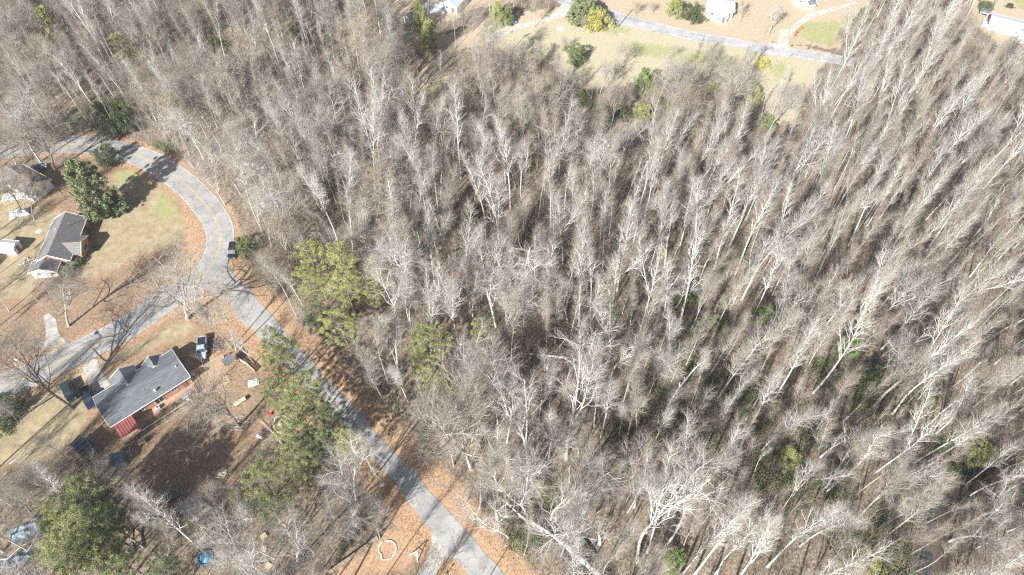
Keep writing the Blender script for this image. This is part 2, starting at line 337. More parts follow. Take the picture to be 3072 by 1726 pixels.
def offs(c,d):
    t=np.gradient(c,axis=0); t/=np.linalg.norm(t,axis=1)[:,None]; return c+np.c_[-t[:,1],t[:,0]]*np.reshape(d,(-1,1))
def polysheet(name,pts,z,m,kind='structure'):
    mb=MB(); mb.add([(x,y,z) for x,y in pts],[tuple(range(len(pts)))]); o=mb.build(name,m)
    if o.data.polygons[0].normal.z<0: o.data.flip_normals()
    return tag(o,kind=kind)
def wob(n,a=.25,s=1): r=np.random.default_rng(s); k=r.normal(0,1,n//3+3); return np.interp(np.arange(n)/3,np.arange(len(k)),k)*a
nm=len(main_c)
strip('road',offs(main_c,3.35+wob(nm,.14,1)),offs(main_c,-3.35+wob(nm,.14,2)),.05,M['asphalt'])
strip('side_road',offs(sL,0)+np.c_[wob(N_,.15,3),wob(N_,.15,4)],sR+np.c_[wob(N_,.15,5),wob(N_,.15,6)],.045,M['asphalt2'])
strip('far_road',tU,tL,.05,M['asphalt3'])
def marking(name,c,w,m,z=.056): return strip(name,offs(c,w/2),offs(c,-w/2),z,m)
yel=[]
j0=0
for d in(.17,-.17): marking('road_marking',offs(main_c,d)[4:-6],.12,M['yellow'])
wl=offs(main_c,3.0); wr=offs(main_c,-3.0)
marking('road_marking',offs(main_c,3.05)[2:],.12,M['white'])
# the outer edge line is broken where the side road joins
jx=np.array(G(640,860)); dd=np.hypot(*(offs(main_c,-3.05)-jx).T); idx=np.where(dd<13)[0]
e=offs(main_c,-3.05); marking('road_marking',e[2:idx[0]],.12,M['white']); marking('road_marking',e[idx[-1]:],.12,M['white'])
for d in(.16,-.16): marking('road_marking',offs(top_c,d),.1,M['yellow'])
marking('road_marking',tU*.92+tL*.08,.16,M['white']); marking('road_marking',tU*.08+tL*.92,.16,M['white'])
def GZs(k,*pts): return [GZ(k,*p) for p in pts]
polysheet('driveway',GZs(21,(1000,1005),(1003,1060),(1000,1120),(985,1180),(960,1250),(930,1310),(900,1360),(845,1447),(760,1600),(960,1600),(1030,1447),(1060,1405),(1090,1370),(1120,1320),(1150,1285),(1190,1265),(1235,1275),(1240,1180),(1120,1050)),.041,M['concrete'])
polysheet('driveway',GZs(23,(330,245),(350,150),(385,60),(370,-60),(340,-250),(420,-300),(520,-200),(560,-10),(580,30),(650,100),(680,150)),.041,M['concrete'])
polysheet('driveway',GZs(23,(900,500),(1050,360),(1120,380),(1150,480),(1210,600),(1310,740),(1100,900),(1000,900),(1050,740),(980,650)),.036,M['concrete'])
polysheet('driveway',GZs(6,(725,225),(800,215),(800,290),(795,365),(835,385),(600,350),(650,330),(715,330),(725,280)),.041,M['gravel'])
polysheet('driveway',GZs(5,(1640,10),(1590,110),(1480,150),(1330,185),(1200,225),(1120,250),(1010,310),(900,330),(960,265),(1100,200),(1250,170),(1400,130),(1490,60),(1540,-20)),.043,M['gravel'])
polysheet('driveway',GZs(6,(800,230),(850,170),(930,110),(1050,75),(1200,40),(1300,15),(1310,30),(1200,65),(1080,105),(960,145),(880,200),(810,270)),.037,M['gravel'])
M['worn_soil']=mat('worn_soil',(.47,.37,.25),(.35,.26,.17),.5,.95,8)
polysheet('worn_track',GZs(23,(740,640),(850,490),(920,560),(1040,720),(1000,830),(900,800),(860,650)),.02,M['worn_soil'])
polysheet('path',GZs(13,(330,960),(370,920),(415,935),(380,975)),.03,M['concrete'])
M['water']=mat('creek_water',(.02,.025,.03),(.035,.04,.045),1,.25,spec=.4)
def ribbon(name,c,w,z): return strip(name,offs(c,w/2),offs(c,-w/2),z,M['water'])
ribbon('creek',creekA,1.5,-2.15); ribbon('creek',creekB,2.0,-2.4)

# ------------------------------------------------------------------ tree meshes
def norm(a): return a/np.maximum(np.linalg.norm(a,axis=-1,keepdims=True),1e-9)
def spawn(r,cur,rad,K,t0,t1,ang,length,m,wig,up,radf,lenvar=.3,shape=None,angvar=.25):
    """children curves of cur (B,mp,3): returns curves (B*K,m,3), radii"""
    B,mp,_=cur.shape
    t=(np.arange(K)[None,:]+r.random((B,K)))/K; t=t0+(t1-t0)*t; f=t*(mp-1); i=np.minimum(f.astype(int),mp-2); u=(f-i)[...,None]
    bi=np.arange(B)[:,None]; p=cur[bi,i]*(1-u)+cur[bi,i+1]*u; d=norm(cur[bi,i+1]-cur[bi,i])
    pr=rad[bi,i]*(1-u[...,0])+rad[bi,i+1]*u[...,0]
    ax=norm(np.cross(d,norm(r.normal(0,1,(B,K,3))))); 
    # even spread round the parent
    ph=(np.arange(K)[None,:]*2.4+r.random((B,1))*6.28+r.normal(0,.35,(B,K)))
    ref=np.where(np.abs(d[...,2:3])<.9,np.array([0,0,1.]),np.array([1.,0,0])); a=norm(np.cross(d,ref)); b=np.cross(d,a)
    side=a*np.cos(ph)[...,None]+b*np.sin(ph)[...,None]
    an=ang*(1+angvar*r.normal(0,1,(B,K))); cd=norm(d*np.cos(an)[...,None]+side*np.sin(an)[...,None])
    L=length*(1+lenvar*r.normal(0,1,(B,K))); L=np.maximum(L,length*.25) if np.isscalar(length) else np.maximum(L,.1)
    if shape is not None: L=L*shape((t-t0)/(t1-t0))
    p=p.reshape(-1,3); cd=cd.reshape(-1,3); L=L.reshape(-1); n=B*K
    out=np.zeros((n,m,3)); out[:,0]=p; step=L/(m-1); w=r.normal(0,1,(n,3))*wig
    for k in range(1,m):
        w=w*.5+r.normal(0,1,(n,3))*wig
        cd=norm(cd+w+np.array([0,0,up])); out[:,k]=out[:,k-1]+cd*step[:,None]
    r0=np.minimum(pr.reshape(-1)*.8,radf*(L/np.mean(L))**.7)
    rr=r0[:,None]*np.linspace(1,.35,m)[None,:]
    return out,rr
def tubes(sets):
    Vs=[];Fs=[];o=0
    for cur,rad,n in sets:
        B,m,_=cur.shape; d=norm(np.gradient(cur,axis=1)); ref=np.where(np.abs(d[...,2:3])<.9,np.array([0,0,1.]),np.array([1.,0,0]))
        a=norm(np.cross(d,ref)); b=np.cross(d,a); th=np.arange(n)*2*math.pi/n
        V=cur[:,:,None,:]+rad[:,:,None,None]*(a[:,:,None,:]*np.cos(th)[None,None,:,None]+b[:,:,None,:]*np.sin(th)[None,None,:,None])
        idx=np.arange(B*m*n).reshape(B,m,n); q=np.roll(idx,-1,axis=2)
        F=np.stack([idx[:,:-1],q[:,:-1],q[:,1:],idx[:,1:]],-1).reshape(-1,4); Vs.append(V.reshape(-1,3)); Fs.append(F+o); o+=B*m*n
    return np.concatenate(Vs),np.concatenate(Fs)
PROTO={}
def bare(name,seed,h,tr,K1,t0,a1,l1,up1,wig1,sh,K=(6,5,4),l=(.42,.42,.5),bark='bark_pale',twig='twig_pale',trw=.012,fork=0,rt=1.0,a2=.75,up2=.05,m1=7,lr=.36):
    r=np.random.default_rng(seed); m=14; tk=np.zeros((1,m,3)); d=np.array([0,0,1.]); w=np.zeros(3)
    for k in range(1,m):
        w=w*.6+r.normal(0,1,3)*trw*np.array([1,1,0]); d=norm(d+w); tk[0,k]=tk[0,k-1]+d*h/(m-1)
    rad=(tr*np.linspace(1,.16,m)**1.0)[None,:]; rad[0,0]*=1.35
    base=[(tk,rad,8)]; parents=[(tk,rad)]
    if fork:
        f,fr=spawn(r,tk,rad,fork,.28,.5,.35,h*.62,10,.05,.10,tr*.75,.12); base.append((f,fr,7)); parents.append((f,fr))
    L1=[];R1=[]
    for i,(c,rr) in enumerate(parents):
        kk=K1 if i==0 else max(4,int(K1*.7))
        a_,b_=spawn(r,c,rr,kk,t0 if i==0 else .3,.985,a1,l1,m1,wig1,up1,tr*lr,.22,sh); L1.append(a_);R1.append(b_)
    L1=np.concatenate(L1);R1=np.concatenate(R1); base.append((L1,R1,5))
    L2,R2=spawn(r,L1,R1,K[0],.22,.97,a2,l1*l[0],5,wig1*.9,up2,.034*rt,.3,lambda t:1.15-.6*t)
    L3,R3=spawn(r,L2,R2,K[1],.2,.97,.55,l1*l[0]*l[1]*1.15,4,.07,up2,.0150*rt,.3)
    L4,R4=spawn(r,L3,R3,max(2,K[2]-3),.15,.95,.45,l1*l[0]*l[1]*l[2]*1.9,3,.06,up2,.0065*rt,.3)
    V,F=tubes(base+[(L2,R2,4)]); V2,F2=tubes([(L3,R3,3),(L4,R4,3)])
    PROTO[name]=dict(h=h,trunk=npmesh('trunk',V,F,M[bark]),crown=npmesh('crown',V2,F2,M[twig]),n=len(F)+len(F2))
sh_pop=lambda t:(1.05-.72*t)*np.minimum(1,.55+t*2)
sh_oak=lambda t:1.1-.6*t
for i in range(5): bare(f'poplar{i}',10+i,27,.20,22,.40,.50,4.4,.16,.05,sh_pop,(6,6,4),a2=.55,up2=.08,bark='bark_pale',twig='twig_pale',trw=.018,fork=1 if i in(1,3) else 0)
for i in range(3): bare(f'greypop{i}',20+i,24,.165,20,.42,.48,3.9,.17,.05,sh_pop,(6,6,4),a2=.5,up2=.08,bark='bark_grey',twig='twig_grey',trw=.02,fork=i%2)
for i in range(3): bare(f'oak{i}',30+i,20,.22,13,.30,.65,4.7,.08,.13,sh_oak,(8,6,6),(.40,.42,.5),'bark_pale','twig_pale',.04,2,.75,.7,.04,9,.26)
for i in range(3): bare(f'greyoak{i}',40+i,19,.21,12,.30,.75,5.2,.08,.11,sh_oak,(9,7,6),(.40,.42,.5),'bark_grey','twig_tan' if i==1 else 'twig_grey',.04,2,.75,.75,.04,9,.26)
for i in range(3): bare(f'slim{i}',50+i,22,.12,16,.5,.42,2.7,.2,.04,sh_pop,(5,5,5),(.5,.5,.5),a2=.45,up2=.08,bark='bark_pale' if i==0 else 'bark_grey',twig='twig_grey' if i<2 else 'twig_pink',trw=.016)
for i in range(3): bare(f'pink{i}',60+i,17,.14,16,.35,.5,3.1,.16,.05,sh_pop,(6,6,6),(.5,.5,.55),'bark_grey','twig_pink',.025,1,.8,.5,.08)
for i,t in enumerate(['twig_tan','twig_pink','twig_grey','twig_tan']): bare(f'small{i}',70+i,9,.10,13,.22,.75,3.2,.12,.10,sh_oak,(6,5,5),(.5,.5,.55),'bark_grey',t,.05,2,.8,.7,.06)
bare('broom0',80,12,.22,20,.22,.75,5.6,.16,.05,sh_oak,(8,6,5),(.4,.45,.6),'bark_grey','twig_grey',.03,2,.8,.45,.10)
for i in range(2): bare(f'yard{i}',90+i,15,.28,11,.26,.95,6.8,.04,.12,sh_oak,(8,7,5),(.38,.42,.5),'bark_grey','twig_grey',.04,3,.8,.9,.0,9)
for i in range(2): bare(f'darkyard{i}',95+i,15,.28,11,.26,.95,6.8,.05,.13,sh_oak,(8,7,5),(.38,.42,.5),'bark_dark','twig_grey',.05,3,.8,.9,.0,9)
bare('snag0',98,15,.22,4,.5,.8,1.0,.05,.1,sh_oak,(2,1,1),bark='bark_pale',twig='twig_grey',trw=.02)

def quads(r,C,N,size,asp=.5,nbias=None):
    """N leaf-sized quads at points C (N,3)"""
    u=norm(r.normal(0,1,(N,3))); 
    if nbias is not None: u=norm(u+nbias)
    v=norm(np.cross(u,r.normal(0,1,(N,3)))); w=np.cross(u,v); s=size*(.6+.8*r.random((N,1)))
    v=v*s; w=w*s*asp
    V=np.stack([C-v,C-w*.9,C+v,C+w*.9],1).reshape(-1,3); F=np.arange(4*N).reshape(N,4); return V,F
def evergreen(name,seed,h,r0,zc0,nclump,per,leaf,lsize,asp,prof,bark='bark_dark',crad=.62,flat=.6,inner=.35):
    r=np.random.default_rng(seed); m=10; tk=np.zeros((1,m,3)); d=np.array([0,0,1.]); w=np.zeros(3)
    for k in range(1,m):
        w=w*.6+r.normal(0,1,3)*.015*np.array([1,1,0]); d=norm(d+w); tk[0,k]=tk[0,k-1]+d*h*.97/(m-1)
    rad=(max(.1,h*.012)*np.linspace(1,.2,m))[None,:]
    t=np.sort(r.random(nclump)); z=zc0+(h-zc0)*t; R_=r0*prof(t)*(inner+(1-inner)*np.sqrt(r.random(nclump)))*(.85+.3*r.random(nclump))
    az=r.random(nclump)*6.283; 
    lob=1+.22*np.sin(az*3+seed)+.15*np.sin(az*5+z*.9)
    f=z/(h*.97)*(m-1); i=np.clip(f.astype(int),0,m-2); tp=tk[0,i]+(f-i)[:,None]*(tk[0,i+1]-tk[0,i])
    C=tp.copy(); C[:,0]+=np.cos(az)*R_*lob; C[:,1]+=np.sin(az)*R_*lob; C[:,2]=z
    # limbs to the clumps
    sel=np.arange(0,nclump,2); A=tp[sel].copy(); A[:,2]-=.3+.25*R_[sel]; mid=(A+C[sel])/2; mid[:,2]-=.1
    cur=np.stack([A,mid,C[sel]],1); rr=np.tile(np.array([.05,.035,.015]),(len(sel),1))*(h/16)
    V,F=tubes([(tk,rad,7),(cur,rr,4)])
    cs=crad*(.6+.7*r.random(nclump)); N=nclump*per; q=np.repeat(C,per,axis=0); off=r.normal(0,1,(N,3)); off=norm(off)*(r.random((N,1))**.45)
    off=off*np.repeat(cs,per)[:,None]*np.array([1,1,flat]); bias=norm(off)*.5+np.array([0,0,.25])
    V2,F2=quads(r,q+off,N,lsize,asp,bias)
    PROTO[name]=dict(h=h,r=r0,trunk=npmesh('trunk',V,F,M[bark]),crown=npmesh('crown',V2,F2,M[leaf],False))
rd=lambda t:np.sqrt(np.clip(1-(t*1.0-.35)**2/.46,.04,1)); cone=lambda t:1.05-.85*t; egg=lambda t:np.sqrt(np.clip(1-(t-.38)**2/.42,.05,1))
for i in range(3): evergreen(f'pine{i}',100+i,17,4.2,7.5,115,150,'pine',.115,.30,rd,inner=.25)
for i in range(2): evergreen(f'piney{i}',110+i,17,4.2,7.5,110,150,'pine_y',.115,.30,rd,inner=.25)
for i in range(2): evergreen(f'pined{i}',115+i,14,4.2,4.5,115,150,'pine_d',.115,.30,rd,inner=.25)
evergreen('magnolia0',120,14,4.3,1.2,330,120,'magnolia',.17,.55,egg,crad=.75,flat=.8,inner=.55)
for i in range(2): evergreen(f'cedar{i}',125+i,10,2.9,1.0,130,170,'pine_y',.11,.35,cone,crad=.7,flat=1.1,inner=.3)
for i,(k) in enumerate(['shrub_d','shrub_g','shrub_y','ivy','pine_y']): evergreen('shrub_'+k,130+i,4,2.4,.5,60,130,k,.11,.5,egg,'bark_grey',.6,.85,.3)

TREES=[]   # (x,y,z) of every placed tree for spacing
FIRST={}
def tree(proto,x,y,h,rz,label,cat='tree',group=None,name='bare_tree',tilt=None,sxy=1.0,z=None):
    p=PROTO[proto]; s=h/p['h']; z=(h1(x,y)-.05) if z is None else z
    o=bpy.data.objects.new(name,None); link(o); o.location=(x,y,z); tag(o,label,cat,group)
    q=Quaternion((0,0,1),rz)
    if tilt is not None:
        v=Vector((tilt[0],tilt[1],h)).normalized(); q=Vector((0,0,1)).rotation_difference(v)@q
    o.rotation_mode='QUATERNION'; o.rotation_quaternion=q; o.scale=(s*sxy,s*sxy,s)
    for part in('trunk','crown'):
        c=bpy.data.objects.new(part,p[part]); link(c,o)
        FIRST.setdefault((proto,part),c)
    TREES.append((x,y)); return o

# ------------------------------------------------------------------ hand placed bare trees: (zoom, base, top, prototype, crown scale)
def zone(px,py):
    if px<420 and py<250: return 'in the top left corner woods'
    if px<480 and py<470: return 'above the shaded stretch of road'
    if px<760 and py<300: return 'in the dense upper left woods'
    if px<760 and py<560: return 'above the road bend'
    if px<1250 and py<230: return 'left of the largest yellowish conical evergreen'
    if px<1250 and py<560: return 'below the shaded meadow strip'
    if py<470 and px<1900: return 'in the thicket below the pale lawn'
    if py<520 and px<2400: return 'below the far straight road'
    if py<330: return 'between the far road and mobile home'
    if py<560: return 'in the slender woods below the mobile home'
    if px<900 and py<900: return 'on the slope facing the black car'
    if px<1250 and py<1000: return 'above the pine group in the woods'
    if px<1250: return 'between the pine group and side road'
    if px<1560 and py<1050: return 'around the crooked white giant tree'
    if px<1560 and py<1400: return 'right of the drooping twiggy verge tree'
    if px<1560: return 'between the road and fallen trunk'
    if px<1850 and py<800: return 'beside the shaded hollow with orange leaves'
    if px<2350 and py<950: return 'in the middle of the woods'
    if px>=2650 and py<1150: return 'in the right-hand leaning woods'
    if px>=2350 and py<1150: return 'around the ivy-covered stump'
    if px>=2650: return 'beside the dark creek bed'
    if px>=2300: return 'left of the dark creek bed'
    if px<1950 and py<1400: return 'around the orange leaf clearing'
    if py<1400: return 'in the lower central woods'
    if px<1900: return 'near the fallen trunk'
    return 'near the bottom edge of the woods'
KN={'poplar':'pale bare hardwood with upswept branches','greypop':'grey bare hardwood with upswept branches','oak':'pale bare tree with broad crooked limbs',
    'greyoak':'grey-brown broad-crowned bare tree','slim':'slender bare tree','pink':'leafless tree with pinkish brown twigs',
    'small':'low bushy leafless understory tree','broom':'dense twiggy grey leafless tree','yard':'big spreading bare tree','darkyard':'dark-limbed spreading bare tree','snag':'bare pole-like broken trunk'}
def kindname(p): return KN[p.rstrip('0123456789')]
def sized(p,h):
    k=p.rstrip('0123456789'); m={'small':8,'snag':14}.get(k,19.5)
    return ('towering ' if h>m+4.5 else 'tall ' if h>m else 'mid-height ' if h>m-4 else 'short ')+kindname(p)
rt=np.random.default_rng(5)
def handtree(k,b,t,proto,sxy=1.0,label=None,group=None,hmax=28):
    bp=Z(k,*b); tp=Z(k,*t); x,y=G(*bp); z0=h1(x,y)
    hs=np.arange(3,hmax,.25); dd=[(P(x,y,z0+h_)[0]-tp[0])**2*.4+(P(x,y,z0+h_)[1]-tp[1])**2 for h_ in hs]; h=float(hs[int(np.argmin(dd))])
    gx,gy=G(tp[0],tp[1],z0+h); tl=np.array([gx-x,gy-y]); L=np.hypot(*tl); mx=h*.32
    if L>mx: tl*=mx/L
    kn=sized(proto,h); lab=label or f'{kn} {zone(*bp)}'
    g=group if label else f'{kn}, one of several {zone(*bp)}'
    nm={'snag':'tree_snag'}.get(proto.rstrip('0123456789'),'bare_tree')
    return tree(proto,x,y,h,rt.random()*6.28,lab,'tree',g,nm,tl,sxy)
YARD=[
 (1,(1255,1350),(1175,930),'yard0',1.05,'big pale spreading bare tree standing between the two roads at their fork'),
 (1,(460,1400),(345,1110),'yard1',1.05,'spreading bare tree beside the pale concrete drive of the brown-roofed house'),
 (1,(-60,1440),(-160,1180),'greyoak0',1.1,'bare tree at the left edge below the brown-roofed house'),
 (1,(370,360),(240,20),'darkyard0',1.1,'dark spreading bare tree between the road and the white house'),
 (1,(40,420),(-60,180),'darkyard1',1.0,'dark bare tree arching over the white house from the left edge'),
 (1,(60,560),(-40,330),'greyoak2',.9,'twiggy grey bare tree hanging over the roof of the white house'),
 (22,(515,775),(230,380),'greypop1',1.0,'slim bare tree leaning left beside the small grey-roofed shelter, left of a pair'),
 (22,(550,790),(450,420),'slim1',1.7,'slim bare tree right of the leaning one near the small grey-roofed shelter'),
 (22,(690,900),(570,720),'oak1',.9,'white-branched bare tree between the fenced yard and the roadside pines'),
 (2,(625,790),(130,430),'darkyard1',.95,'tall bare tree in the front yard beside the parked dark green car'),
 (2,(480,600),(330,430),'slim2',1.0,'short thin bare tree near the road left of the dark green car'),
 (25,(790,1080),(480,720),'darkyard0',1.1,'big spreading bare tree in the back yard of the long grey-roofed house'),
 (3,(985,620),(960,330),'yard1',1.0,'pale bare tree beside the bottom-left pines in the back yard'),
 (4,(690,1030),(560,760),'oak0',.9,'white-limbed bare tree just left of the street lamp'),
 (4,(360,1370),(300,1150),'oak2',1.0,'crooked white bare tree below the small round evergreen'),
 (4,(820,1240),(800,1110),'small2',.9,'small many-stemmed bare tree above the heart-shaped stone ring'),
 (4,(100,1130),(60,1010),'oak1',1.0,'bare tree left of the small round evergreen by the sheds'),
 (4,(1330,850),(1240,600),'broom0',1.0,'dense drooping twiggy tree on the verge right of the street lamp'),
 (4,(1380,720),(1290,560),'broom0',.8,'twiggy rounded tree standing behind the dense drooping one by the street lamp'),
 (4,(1310,1040),(1110,880),'slim0',1.0,'thin pale tree leaning far left over the verge of the side road'),
 (4,(1540,1240),(1430,1060),'oak2',.9,'white leaning tree at the edge of the dark ravine'),
 (3,(560,200),(300,20),'greyoak1',1.0,'brownish bare tree on the lawn left of the dark trailer'),
 (3,(620,470),(620,330),'small2',1.0,'small bare tree below the dark trailer frame'),
 (3,(260,680),(60,380),'greyoak2',1.2,'broad blurry grey bare tree above the tarp-covered heap'),
 (3,(300,560),(200,300),'small0',1.3,'brown bushy bare tree at the left edge of the bottom-left pines'),
 (3,(430,1100),(330,940),'small2',1.4,'grey bushy bare tree below the tarp-covered heap'),
 (3,(1440,1130),(1340,860),'pink1',1.0,'purplish bare tree below the weathered shed'),
 (3,(1180,640),(1160,480),'small2',1.1,'small grey bare tree beside the fallen log in the back yard'),
 (3,(1330,790),(1230,600),'small2',1.0,'small white-twigged tree at the foot of the fallen log'),
 (3,(1850,640),(1800,480),'small1',1.1,'brown twiggy small tree right of the weathered shed'),
 (3,(2000,640),(1990,520),'small3',1.1,'pale twiggy small tree midway between the shed and the round evergreen'),
 (26,(860,740),(830,180),'slim0',1.0,'thin pale bare tree right of the yellowish cedar'),
 (26,(800,640),(770,200),'slim0',.8,'thin pale tree with sparse twigs between the cedar and the grey thicket'),
 (26,(2080,430),(2030,60),'greyoak0',1.0,'rounded grey bare tree beside the gravel drive at the top'),
 (26,(1180,560),(1100,200),'greyoak2',.95,'grey-green bare tree left of the pale gravel drive'),
 (26,(1000,560),(900,120),'greyoak0',.9,'brown-grey bare tree below the white house at the top'),
 (6,(640,270),(690,40),'oak0',1.05,'large round-crowned bare tree beside the far gravel drive'),
 (6,(430,180),(430,10),'greyoak1',.9,'brown bare tree right of the small white house above the far road'),
 (6,(90,600),(140,280),'greypop0',1.2,'bare tree with dark base standing below the far road'),
 (6,(440,720),(500,310),'poplar2',1.15,'big fan-shaped bare tree standing on the pale meadow below the far road'),
 (6,(400,620),(480,350),'greypop2',1.1,'grey bare tree just behind the fan-shaped one on the pale meadow'),
 (6,(660,910),(780,560),'poplar4',.9,'white-trunked bare tree on the pale strip, right of a pair'),
 (6,(590,880),(650,620),'slim0',1.1,'thin white-trunked bare tree on the pale strip, left of a pair'),
 (6,(1165,390),(1150,210),'greyoak1',.6,'small dark bare tree on the lawn where the far road meets the woods'),
 (6,(1430,470),(1640,30),'poplar0',1.0,'tall pale leaning tree at the right end of the visible far road'),
 (6,(1460,460),(1570,130),'poplar1',1.0,'tall pale tree in front of the tallest one at the end of the far road'),
 (6,(2000,200),(1900,-20),'greyoak0',1.2,'broad dense bare tree left of the fenced trampoline yard'),
 (5,(610,720),(555,380),'slim0',1.1,'thin white bare tree in the shaded meadow with a long shadow beside it'),
 (5,(410,690),(380,370),'slim0',1.2,'thin pale bare tree at the left edge of the shaded meadow'),
 (5,(870,680),(850,400),'oak1',.9,'crooked pale tree with mistletoe-like tufts below the pale gravel drive'),
 (5,(1350,480),(1350,320),'greyoak0',1.2,'low rounded bare tree directly below the orange-topped pole'),
 (5,(1800,740),(1850,460),'oak2',.8,'pale bare tree at the lower edge of the pale lawn'),
 (5,(2310,470),(2370,350),'small2',.7,'tiny sparse bare tree alone on the pale lawn'),
 (5,(1670,250),(1680,150),'small3',1.2,'brown twiggy tree left below the golden shrub'),
 (7,(120,1010),(60,760),'greyoak0',1.1,'grey bare tree just above the shaded road near the left edge'),(7,(420,960),(330,700),'greyoak1',1.0,'brown bare tree just above the shaded road'),
 (1,(180,300),(90,40),'darkyard0',.9,'dark bare tree between the shaded road and the white house'),(1,(300,230),(240,60),'greyoak0',.8,'grey bare tree on the far verge above the white house'),(1,(0,250),(-60,20),'greyoak1',1.0,'brown-grey bare tree over the shaded road at the left edge'),(1,(560,150),(520,10),'greyoak2',.7,'small brownish bare tree above the dark round bush'),
 (1,(190,590),(60,390),'greyoak0',.8,'twiggy bare tree between the white house and the covered vehicle'),(1,(230,690),(110,410),'greyoak1',1.0,'broad brownish bare tree overhanging the gable end of the white house'),(1,(70,640),(-20,430),'greyoak2',1.1,'grey bare tree in front of the white metal awning'),
 (1,(110,330),(20,70),'greyoak0',1.1,'dense grey bare tree between the white house and the road'),(1,(470,235),(400,20),'greyoak1',.9,'brown bare tree leaning over the shaded road left of the dark bush'),
 (1,(-80,300),(-160,60),'darkyard1',1,'dark bare tree at the left edge beside the shaded road'),
 (1,(420,290),(350,110),'greyoak2',.7,'small grey bare tree on the verge left of the dark round bush'),(1,(150,640),(30,420),'darkyard0',.75,'bare tree in front of the white house near the pale covered vehicle'),
 (1,(60,1300),(-60,1080),'greyoak1',1.0,'bare tree at the left edge near the dark-sided garage'),(2,(150,900),(0,700),'greyoak0',.9,'brown bare tree on the left lawn below the road'),
 (3,(820,330),(800,150),'small2',1.0,'small bare tree right of the dark trailer'),(22,(480,430),(470,300),'small3',1.3,'small pale bare tree on the wedge of ground between the two roads'),
 (12,(560,1180),(500,960),'small3',1.5,'tan bushy bare tree on the verge opposite the road fork'),(12,(470,1080),(420,900),'small0',1.4,'tan bushy bare tree left of its twin on the verge opposite the fork'),
 (12,(780,1440),(720,1290),'small1',1.2,'brownish bare tree on the orange verge below the road fork'),
 (5,(1950,560),(2000,380),'small0',1.2,'brown twiggy tree with a dark streaky shadow on the pale lawn'),(5,(1560,420),(1530,300),'small1',1.1,'small brown tree left of the round green bush on the pale lawn'),
 (5,(2080,130),(2070,30),'small0',1.2,'brown bushy tree above the left end of the far road'),(5,(2200,120),(2200,30),'small1',1.2,'brown bushy tree above the middle of the far road'),
 (6,(300,660),(330,440),'pink0',.9,'pinkish bare tree left of the fan-shaped one on the pale meadow'),(6,(200,560),(230,380),'small2',1.0,'small bare tree at the left end of the pale meadow strip'),
 (6,(760,480),(830,390),'slim1',1.0,'faint thin bare tree just below the far road near the gravel drive'),(6,(500,860),(520,640),'pink1',1.0,'pinkish bare tree below the fan-shaped one'),
 (5,(2430,1000),(2480,640),'greypop0',1.1,None),(5,(1200,560),(1170,380),'greyoak2',1.0,None),
]
for k,b,t,pr,s,l in YARD: handtree(k,b,t,pr,s,l)
